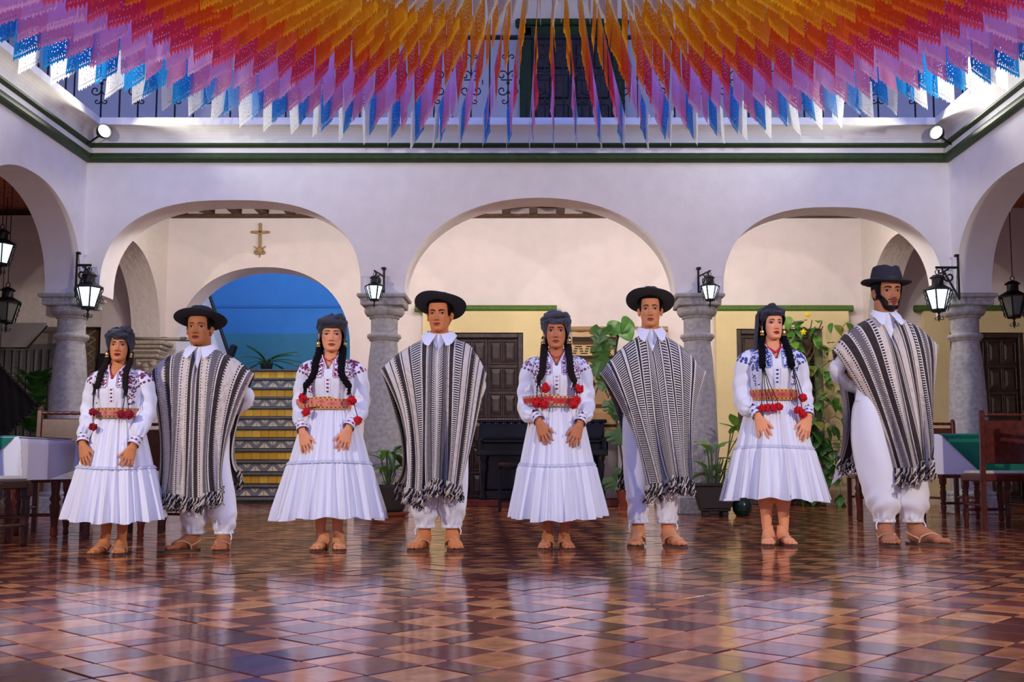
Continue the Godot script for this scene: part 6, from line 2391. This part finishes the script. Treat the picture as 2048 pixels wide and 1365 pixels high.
func furniture() -> void:
	cloth("white_cotton", rgb(236, 236, 241))
	cloth("green_cloth", rgb(0, 112, 84))
	var w: Material = M.chair_wood
	var k: Material = M.dark_chair_wood
	table("dark turned-leg dining table under white and green cloths at the left edge", "white tablecloth with a hanging corner beside the leftmost woman", "green overcloth on the left dining table", V(-4.68, 0, -8.35), 1.66, 0.95, 0.8, 0.33, -1.28, 1.28)
	table("dark turned-leg dining table under white and green cloths behind the bearded man", "white tablecloth hanging behind the bearded man's legs", "green overcloth on the right dining table", V(4.25, 0, -10.95), 1.72, 1.0, 0.9, 0.4, -0.72, 1.5)
	make_chair("dark chair with pale seat in front of the left table, nearest the picture edge", k, V(-3.9, 0, -7.5), PI * 0.48, 1.05)
	make_chair("red-brown chair at the left table's right end, just behind the leftmost woman", w, V(-3.47, 0, -8.75), PI * 0.62, 1.1)
	make_chair("red-brown chair behind the left table, only its top rail showing", w, V(-4.2, 0, -9.2), 0.1, 1.12)
	make_chair("dark chair half hidden behind the skirt of the leftmost woman", k, V(-3.3, 0, -9.4), PI * 0.85, 1.0)
	make_chair("red-brown chair with its solid back to the viewer at the right table", w, V(4.37, 0, -10.0), PI, 1.12)
	make_chair("red-brown chair cut by the right picture edge", w, V(4.62, 0, -9.35), PI * 0.9, 1.1)
	make_chair("red-brown chair seen from the side at the left end of the right table", w, V(4.02, 0, -12.55), PI / 2, 1.12)
	make_chair("red-brown chair behind the right table near the corner column", w, V(4.78, 0, -12.15), 0.15, 1.15)
	# upright piano on a plank
	mat("piano_black", rgb(14, 18, 28), 0.12)
	mat("ivory", rgb(236, 232, 220), 0.3)
	mat("ebony", rgb(16, 16, 18), 0.3)
	var t := thing("upright_piano", "black upright piano against the wall behind the woman with brown braids", "piano", V(0.12, 0.0, -16.05))
	var m := MB.new()
	m.box(V(0, 0.75, -0.1), V(1.9, 1.02, 0.3), 0.012)
	m.box(V(0, 1.28, -0.08), V(1.98, 0.05, 0.38), 0.012)
	m.box(V(0, 0.17, 0.0), V(1.9, 0.14, 0.5), 0.012)
	obj("case", m, M.piano_black, t)
	m = MB.new()
	m.box(V(0, 0.8, 0.2), V(1.96, 0.1, 0.42), 0.015)
	obj("key_bed", m, M.piano_black, t)
	m = MB.new()
	m.box(V(0, 0.97, 0.13), V(1.8, 0.06, 0.2), 0.02)
	m.box(V(0, 1.02, 0.08), V(1.8, 0.04, 0.1), 0.015)
	obj("key_lid", m, M.piano_black, t)
	for sx in [-1.0, 1.0]:
		m = MB.new()
		m.box(V(sx * 0.94, 0.92, 0.17), V(0.09, 0.2, 0.46), 0.03)
		obj("cheek", m, M.piano_black, t)
		m = MB.new()
		m.lathe(PackedVector2Array([Vector2(0.035, 0.1), Vector2(0.05, 0.14), Vector2(0.03, 0.2), Vector2(0.045, 0.45), Vector2(0.06, 0.62), Vector2(0.045, 0.66), Vector2(0.065, 0.7), Vector2(0.065, 0.76)]), 16, Transform3D(Basis.IDENTITY, V(sx * 0.88, 0, 0.34)))
		obj("leg", m, M.piano_black, t)
	m = MB.new()
	for kx in 2:
		m.box(V(-0.06 + kx * 0.12, 0.14, 0.28), V(0.05, 0.02, 0.1), 0.006)
	obj("pedals", m, M.gilt_wood, t)
	var rn := MB.new()
	var rp := PackedVector3Array()
	for j in 3:
		for i in 97:
			var x := -0.99 + 1.98 * i / 96.0
			rp.append(V(x, [1.268 - 0.022 * absf(sin(i * 0.55)), 1.311, 1.311][j], [0.113, 0.113, -0.2][j]))
	rn.rows(rp, 97, 3)
	var im := Image.create(128, 32, false, Image.FORMAT_RGBA8)
	im.fill(rgb(232, 226, 222))
	for x in range(0, 128, 16):
		im.fill_rect(Rect2i(x, 0, 8, 32), rgb(176, 44, 52))
	var rm := cloth("runner_cloth", Color.WHITE)
	rm.albedo_texture = img_tex(im)
	rm.uv1_scale = V(6, 1, 1)
	var ro := obj("piano_runner", rn, rm)
	tag(ro, "red and white scalloped runner along the top of the piano", "runner")
	ro.position = V(0.12, 0, -16.1)
	m = MB.new()
	m.box(V(0.1, 0.05, -15.72), V(2.3, 0.1, 0.24), 0.008)
	tag(obj("wooden_plank", m, w), "long red-brown plank on the floor under the piano", "plank")
	t = thing("piano_stool", "black piano stool before the keyboard, left of the white skirt", "stool", V(-0.28, 0, -13.9))
	m = MB.new()
	m.box(V(0, 0.6, 0), V(0.42, 0.08, 0.34), 0.03)
	obj("seat", m, M.piano_black, t)
	for sx in [-1.0, 1.0]:
		for sz in [-1.0, 1.0]:
			m = MB.new()
			m.box(V(sx * 0.17, 0.28, sz * 0.13), V(0.035, 0.56, 0.035), 0.005)
			obj("leg", m, M.piano_black, t)
	m = MB.new()
	m.box(V(0, 0.14, 0.13), V(0.34, 0.03, 0.025), 0.005)
	m.box(V(0, 0.14, -0.13), V(0.34, 0.03, 0.025), 0.005)
	obj("stretcher", m, M.piano_black, t)
	# woven hanging on a pole
	im = Image.create(192, 384, false, Image.FORMAT_RGBA8)
	im.fill(rgb(190, 158, 116))
	im.fill_rect(Rect2i(0, 0, 192, 34), rgb(206, 176, 134))
	for b in [[34, 16, 46, 32, 24], [50, 12, 92, 60, 36], [100, 12, 46, 34, 26], [112, 10, 104, 72, 42]]:
		im.fill_rect(Rect2i(0, b[0], 192, b[1]), rgb(b[2], b[3], b[4]))
	im.fill_rect(Rect2i(0, 62, 192, 38), rgb(206, 178, 130))
	for i in 8:
		for q in 4:
			im.fill_rect(Rect2i(i * 25 + 2 + (q * 3 if i % 2 else 9 - q * 3), 66 + q * 8, 16, 4), rgb(36, 28, 24))
	for i in 3:   # stepped black figures
		for q in 11:
			for p in 11:
				var dd := absi(q - 5) + absi(p - 5)
				if dd == 5 or dd == 3 and (q + p) % 2 == 0 or dd < 2:
					im.fill_rect(Rect2i(4 + i * 63 + p * 5, 150 + q * 9, 5, 9), rgb(32, 26, 24))
	for b in [[270, 14, 92, 60, 36], [300, 26, 176, 140, 96], [340, 10, 46, 34, 26], [358, 20, 168, 132, 92]]:
		im.fill_rect(Rect2i(0, b[0], 192, b[1]), rgb(b[2], b[3], b[4]))
	var wm := cloth("woven_rug", Color.WHITE)
	wm.albedo_texture = img_tex(im)
	t = thing("woven_hanging", "beige and black woven rug hanging on the wall behind the braided woman", "wall hanging", V(1.0, 0, -16.34))
	m = MB.new()
	var pts := PackedVector3Array()
	for j in 25:
		for i in 13:
			pts.append(V(-0.4 + 0.68 * i / 12.0, 1.05 + 1.72 * j / 24.0, 0.012 * sin(i * 1.3 + j * 0.35)))
	m.rows(pts, 13, 25)
	obj("weaving", m, wm, t)
	m = MB.new()
	m.tube(pva([V(-0.44, 2.74, -0.01), V(1.1, 2.74, -0.01)]), pfa([0.045]), 12)
	obj("pole", m, M.gilt_wood, t)
	m = MB.new()
	m.prism(PackedVector2Array([Vector2(1.3, 0), Vector2(1.85, 0), Vector2(1.85, 2.55), Vector2(1.6, 2.72), Vector2(1.3, 2.7)]), 0.22, Transform3D(Basis.IDENTITY, V(0, 0, -16.5)))
	struct("wall_pier", m, M.white_plaster, "low white pier on the back wall behind the ladder-patterned poncho")
	left_wing()


func left_wing() -> void:
	# white barred window, awning and lattice in the dim wing
	var m := MB.new()
	m.box(V(-8.35, 1.35, -17.18), V(0.95, 2.5, 0.03))
	var wd := struct("window_1", m, mat("window_white", rgb(150, 148, 150), 0.7), "pale window behind iron bars in the left wing")
	for i in 8:
		m = MB.new()
		m.bar(V(-8.78 + i * 0.12, 0.1, -17.08), V(-8.78 + i * 0.12, 2.5, -17.08), 0.012, 6)
		obj("window_bar", m, M.iron_dark, wd)
	for i in 3:
		m = MB.new()
		for sy in [-1.0, 1.0]:
			for sx in [-1.0, 1.0]:
				scroll(m, V(-8.66 + i * 0.3 + sx * 0.06, 0.95 + sy * 0.09, -17.05), 0.07, 1.2, PI if sx > 0 else 0.0, sx * sy, 0.009)
		obj("window_scroll", m, M.iron_dark, wd)
	var t := thing("awning", "grey canvas awning over the barred window in the dim left wing", "awning", V(-8.22, 2.5, -16.1))
	m = MB.new()
	var pts := PackedVector3Array()
	for j in 9:
		for i in 25:
			var u := i / 24.0
			pts.append(V(lerpf(-0.75, 0.55, u), lerpf(-0.14, 0.35, j / 8.0) + 0.012 * sin(u * 26.0) * (1.0 - j / 8.0), lerpf(0.32, -0.3, pow(j / 8.0, 0.8))))
	m.rows(pts, 25, 9)
	obj("canvas", m, cloth("awning_canvas", rgb(150, 146, 148)), t)
	m = MB.new()
	m.bar(V(-0.75, -0.12, 0.3), V(0.55, -0.12, 0.3), 0.012)
	m.bar(V(0.55, -0.12, 0.3), V(0.55, 0.3, -0.3), 0.012)
	obj("awning_frame", m, M.iron_dark, t)
	t = thing("lattice_screen", "wooden lattice screen beside the left corner column", "screen", V(-7.2, 0, -16.6))
	m = MB.new()
	for x in [-0.26, 0.26]:
		m.box(V(x, 1.4, 0), V(0.05, 2.8, 0.05), 0.006)
	m.box(V(0, 2.78, 0), V(0.57, 0.05, 0.05), 0.006)
	obj("frame", m, M.beam_wood, t)
	for i in 18:
		for sx in [-1.0, 1.0]:
			m = MB.new()
			var y := 0.1 + i * 0.15
			m.box(V(0, y + 0.1, sx * 0.012), V(0.56, 0.025, 0.012), 0.002, Basis(Vector3.BACK, sx * 0.6))
			obj("slat", m, M.gilt_wood, t)
	t = thing("dark_tapestry", "dark diamond-hung textile at the left picture edge", "wall hanging", V(-7.55, 1.45, -14.75))
	m = MB.new()
	pts = PackedVector3Array()
	for j in 15:
		for i in 15:
			pts.append(Basis(Vector3.BACK, PI / 4) * V(-0.4 + 0.8 * i / 14.0, -0.4 + 0.8 * j / 14.0, 0.015 * sin(i * 2.1) * cos(j * 1.7)))
	m.rows(pts, 15, 15)
	for k in 56:
		var e := k / 14
		var f := -0.4 + 0.8 * (k % 14) / 13.0
		m.ball(Basis(Vector3.BACK, PI / 4) * [V(f, -0.4), V(f, 0.4), V(-0.4, f), V(0.4, f)][e], V(0.028, 0.028, 0.02), 7, 5)
	obj("textile", m, cloth("dark_textile", rgb(26, 26, 32)), t)
	m = MB.new()
	m.bar(V(0, 0.56, -0.01), V(0, 3.0, -0.01), 0.006, 5)
	obj("cord", m, M.iron_dark, t)


# ---------- plants ----------
func leaf_shape(l: float, w: float, droop: float, split := 0) -> ArrayMesh:
	var m := MB.new()
	var n := 16
	var c := 5
	for s in [-1.0, 1.0]:
		var pts := PackedVector3Array()
		for j in n + 1:
			var f := j / float(n)
			var wid := w * pow(sin(PI * pow(f, 0.75) * 0.985 + 0.02), 0.75)
			if split > 0:
				wid = w * pow(sin(PI * (0.12 + 0.87 * pow(f, 0.9))), 0.6)
				if f > 0.2 and f < 0.85 and j % 4 == 2:
					wid *= 0.4
			for i in c:
				var u := i / float(c - 1)
				var back := 0.22 * l * (1.0 - f) * u * u if split > 0 else 0.0
				pts.append(V(s * wid * u, -droop * l * f * f + 0.22 * wid * u * (1.0 - u * 0.5), l * f - back - 0.05 * l * u * u))
		if s > 0:
			var rp := PackedVector3Array()
			for j in n + 1:
				for i in c:
					rp.append(pts[j * c + c - 1 - i])
			pts = rp
		m.rows(pts, c, n + 1)
	return m.done()


func plants() -> void:
	for e in [["leaf_green", rgb(58, 112, 40)], ["leaf_dark", rgb(36, 78, 36)], ["leaf_light", rgb(96, 142, 52)], ["leaf_olive", rgb(118, 122, 52)]]:
		var m := mat(e[0], e[1], 0.4)
		m.cull_mode = BaseMaterial3D.CULL_DISABLED
		m.backlight_enabled = true
		m.backlight = Color(0.35, 0.5, 0.2)
	mat("stem", rgb(74, 92, 48), 0.7)
	mat("bark", rgb(104, 84, 58), 0.9)
	mat("dark_pot", rgb(40, 32, 28), 0.7)
	tri_map(mat("grey_pot", rgb(92, 90, 86), 0.85), noise_tex(0.03, 6, rgb(190, 188, 184), Color.WHITE), 1.0)
	mat("jar_green", rgb(20, 48, 36), 0.2)
	mat("clay_saucer", rgb(146, 74, 52), 0.7)
	mat("petal_yellow", rgb(244, 206, 30), 0.5)
	mat("soil", rgb(44, 32, 24), 0.95)
	var q := RandomNumberGenerator.new()
	q.seed = 31
	# climbing split-leaf plant between the rug and the pier
	var t := thing("monstera_plant", "climbing split-leaf plant between the woven rug and the ladder-patterned poncho", "plant", V(1.1, 0, -15.7))
	var big := leaf_shape(0.26, 0.19, 0.2, 1)
	var heart := leaf_shape(0.26, 0.13, 0.25, 0)
	var spots := [[0.15, 2.7, 1, 0.4], [0.33, 2.74, 1, -0.5], [0.24, 2.62, 1, 0.0], [-0.08, 2.6, 0, 0.7], [-0.13, 2.34, 0, 0.9], [-0.1, 2.1, 0, 1.0], [0.02, 1.86, 0, 0.8], [0.06, 1.52, 0, 0.4], [0.16, 1.46, 0, -0.5], [0.1, 1.08, 0, 0.2], [0.04, 0.4, 0, 0.3], [0.3, 2.2, 0, -0.8], [0.28, 1.8, 0, -0.9], [-0.02, 2.46, 0, -0.2]]
	var m := MB.new()
	m.tube(curve([V(0.3, 0.12, 0.1), V(0.2, 0.8, 0.0), V(0.12, 1.5, -0.04), V(0.1, 2.1, -0.02), V(0.2, 2.72, 0.02)], 24), pfa([0.016]), 7)
	obj("stem", m, M.bark, t)
	for s in spots:
		m = MB.new()
		var tip := V(s[0], s[1], 0.16)
		m.tube(curve([V(0.15, s[1] - 0.18, -0.02), V(lerpf(0.15, s[0], 0.5), s[1] - 0.04, 0.1), tip], 8), pfa([0.006]), 5)
		obj("stalk", m, M.stem, t)
		var o := obj("leaf", heart if s[2] == 1 else big, M.leaf_green if s[2] == 1 else M.leaf_dark, t)
		o.transform = Transform3D(Basis(Vector3.BACK, q.randf_range(-0.8, 0.8)) * Basis(Vector3.UP, -s[3] * 0.7) * Basis(Vector3.RIGHT, 1.1 + q.randf_range(-0.2, 0.2)), tip + V(0, 0.05, -0.02))
	m = MB.new()
	m.lathe(PackedVector2Array([Vector2(0.0, 0.0), Vector2(0.14, 0.0), Vector2(0.19, 0.24), Vector2(0.2, 0.26), Vector2(0.18, 0.26), Vector2(0.17, 0.22), Vector2(0, 0.22)]), 20, Transform3D(Basis.IDENTITY, V(0.3, 0, 0.1)))
	obj("pot", m, M.clay_saucer, t)
	# trough with broad leaves before the third column
	t = thing("planter", "dark square planter with broad green leaves at the foot of the column", "planter", V(2.14, 0, -12.55))
	m = MB.new()
	m.prism(PackedVector2Array([Vector2(-0.17, 0.1), Vector2(0.17, 0.1), Vector2(0.24, 0.36), Vector2(-0.24, 0.36)]), 0.34, Transform3D(Basis.IDENTITY, V(0, 0, -0.17)))
	m.box(V(0, 0.37, 0), V(0.52, 0.04, 0.4), 0.012)
	m.box(V(0, 0.08, 0), V(0.34, 0.035, 0.3), 0.01)
	for sx in [-1.0, 1.0]:
		m.box(V(sx * 0.11, 0.032, 0), V(0.07, 0.064, 0.24), 0.008)
	obj("trough", m, M.dark_pot, t)
	var broad := leaf_shape(0.26, 0.06, 0.5)
	for i in 22:
		var a := q.randf() * TAU
		var h := q.randf_range(0.45, 0.85)
		var r := q.randf_range(0.05, 0.18)
		var tip := V(sin(a) * r, h, cos(a) * r * 0.6)
		m = MB.new()
		m.tube(curve([V(sin(a) * 0.05, 0.36, cos(a) * 0.05), V(sin(a) * r * 0.7, h * 0.8, cos(a) * r * 0.5), tip], 6), pfa([0.006]), 5)
		obj("stalk", m, M.stem, t)
		var o := obj("leaf", broad, M.leaf_green if i % 3 else M.leaf_light, t)
		o.transform = Transform3D(Basis(Vector3.UP, a) * Basis(Vector3.RIGHT, -q.randf_range(0.1, 0.8)), tip)
	for i in 3:
		m = MB.new()
		var tip := V(0.2 + 0.06 * i, 0.98 + 0.1 * (i % 2), 0.02)
		m.tube(curve([V(0.1, 0.36, 0), V(0.16, 0.7, 0.02), tip], 6), pfa([0.007]), 5)
		obj("stalk", m, M.stem, t)
		var o := obj("leaf", broad, M.leaf_light, t)
		o.transform = Transform3D(Basis(Vector3.UP, 0.6 - i) * Basis(Vector3.RIGHT, -0.9), tip)
	m = MB.new()
	m.lathe(PackedVector2Array([Vector2(0.0, 0.0), Vector2(0.07, 0.0), Vector2(0.11, 0.06), Vector2(0.12, 0.13), Vector2(0.1, 0.2), Vector2(0.06, 0.24), Vector2(0.065, 0.26), Vector2(0.05, 0.26), Vector2(0.05, 0.2), Vector2(0, 0.19)]), 20, Transform3D(Basis.IDENTITY, V(2.46, 0, -12.5)))
	tag(obj("glazed_jar", m, M.jar_green), "dark green glazed jar right of the square planter", "jar")
	# pot with arching leaves beside the second column
	t = thing("potted_plant", "grey pot with arching leaves between the stairs and the column", "plant", V(-1.72, 0, -12.45))
	m = MB.new()
	m.lathe(PackedVector2Array([Vector2(0.0, 0.05), Vector2(0.17, 0.05), Vector2(0.2, 0.1), Vector2(0.23, 0.33), Vector2(0.25, 0.36), Vector2(0.22, 0.37), Vector2(0.2, 0.33), Vector2(0, 0.32)]), 24)
	obj("pot", m, M.dark_pot, t)
	m = MB.new()
	m.lathe(PackedVector2Array([Vector2(0.0, 0.0), Vector2(0.2, 0.0), Vector2(0.26, 0.05), Vector2(0.24, 0.055), Vector2(0, 0.045)]), 24)
	obj("saucer", m, M.clay_saucer, t)
	var slim := leaf_shape(0.32, 0.055, 0.8)
	for i in 20:
		var a := q.randf() * TAU
		var h := q.randf_range(0.5, 0.82)
		var tip := V(sin(a) * 0.1, h, cos(a) * 0.08)
		m = MB.new()
		m.tube(curve([V(0, 0.33, 0), V(sin(a) * 0.05, h * 0.75, cos(a) * 0.04), tip], 6), pfa([0.006]), 5)
		obj("stalk", m, M.stem, t)
		var o := obj("leaf", slim, M.leaf_dark if i % 2 else M.leaf_green, t)
		o.transform = Transform3D(Basis(Vector3.UP, a) * Basis(Vector3.RIGHT, -q.randf_range(0.0, 0.9)), tip)
	# vine with yellow flowers on a post
	m = MB.new()
	m.box(V(4.36, 1.33, -16.0), V(0.11, 2.66, 0.09), 0.01)
	tag(obj("trellis_post", m, mat("post_paint", rgb(150, 156, 122), 0.8)), "pale green square post carrying the climbing vine", "post")
	t = thing("climbing_vine", "tall leafy vine with yellow flowers climbing the pale green post", "plant", V(4.12, 0, -15.9))
	m = MB.new()
	for i in 9:
		var x := q.randf_range(-0.22, 0.3)
		m.tube(curve([V(q.randf_range(-0.1, 0.2), 0.02, 0), V(x, 0.9, q.randf_range(-0.05, 0.1)), V(-x * 0.6, 1.7, q.randf_range(-0.05, 0.1)), V(x, q.randf_range(2.3, 2.85), 0.05)], 24), pfa([0.009]), 5)
	for i in 7:
		var y := q.randf_range(0.8, 2.6)
		m.tube(curve([V(0.1, y - 0.2, 0.05), V(0.4, y + 0.05, 0.08), V(q.randf_range(0.5, 0.72), y - 0.1, 0.1)], 10), pfa([0.005]), 5)
	obj("stems", m, M.bark, t)
	var small := leaf_shape(0.1, 0.035, 0.4)
	var n := 0
	for i in 296:
		var y := q.randf_range(0.05, 2.85)
		var x := q.randf_range(-0.25, 0.4)
		if y < 1.0:
			x = q.randf_range(-0.2, 0.5)
		elif y > 1.9 and i % 3 == 0:
			x = q.randf_range(-0.35, 0.0)
		elif i % 7 == 0:
			x = q.randf_range(0.4, 0.72)
		var o := obj("leaf", small, [M.leaf_green, M.leaf_dark, M.leaf_light, M.leaf_olive][q.randi_range(0, 3) if y > 1.2 else q.randi_range(0, 1)], t)
		o.transform = Transform3D((Basis(Vector3.UP, q.randf_range(-1.6, 1.6)) * Basis(Vector3.RIGHT, q.randf_range(-0.3, 1.2))).scaled_local(Vector3.ONE * q.randf_range(1.1, 2.3)), V(x, y, q.randf_range(0.0, 0.18)))
	for e in [V(-0.08, 2.6, 0.28), V(0.02, 2.88, 0.15)]:
		m = MB.new()
		for k in 5:
			m.ball(e + Basis(Vector3.BACK, TAU * k / 5) * V(0, 0.022, 0), V(0.018, 0.026, 0.012), 8, 6, Basis(Vector3.BACK, TAU * k / 5))
		m.ball(e + V(0, 0, 0.012), V(0.012, 0.012, 0.012), 8, 6)
		obj("flower", m, M.petal_yellow, t)
	# fern on the stair landing and shrub by the barred window
	for pl in [["landing_palm", "dark palm fronds at the top of the stairs beside the man's poncho", V(-5.35, 2.5, -20.9), 16, 0.5], ["window_shrub", "dark leafy shrub before the barred window in the left wing", V(-7.72, 0.9, -16.2), 70, 0.3]]:
		t = thing(pl[0], pl[1], "plant", pl[2])
		m = MB.new()
		m.lathe(PackedVector2Array([Vector2(0.0, 0.0), Vector2(0.1, 0.0), Vector2(0.13, 0.16), Vector2(0.12, 0.16), Vector2(0, 0.15)]), 16)
		obj("pot", m, M.dark_pot, t)
		var lf := leaf_shape(pl[4], 0.03 if pl[4] > 0.4 else 0.09, 0.9 if pl[4] > 0.4 else 0.3)
		for i in pl[3]:
			var a := q.randf() * TAU
			var o := obj("leaf", lf, M.leaf_dark, t)
			var y := 0.15 if pl[4] > 0.4 else q.randf_range(0.2, 1.1)
			var r := 0.02 if pl[4] > 0.4 else q.randf_range(0.0, 0.18)
			o.transform = Transform3D(Basis(Vector3.UP, a) * Basis(Vector3.RIGHT, -q.randf_range(0.3, 1.3)), V(sin(a) * r, y, cos(a) * r))
		m = MB.new()
		m.tube(pva([V(0, 0.12, 0), V(0.02, 0.6 if pl[4] < 0.4 else 0.18, 0)]), pfa([0.012]), 6)
		obj("stem", m, M.bark, t)
	m = MB.new()
	m.box(V(-7.72, 0.45, -16.2), V(0.4, 0.9, 0.4), 0.02)
	tag(obj("plant_stand", m, M.beam_wood), "dark wooden stand under the shrub by the barred window", "stand")
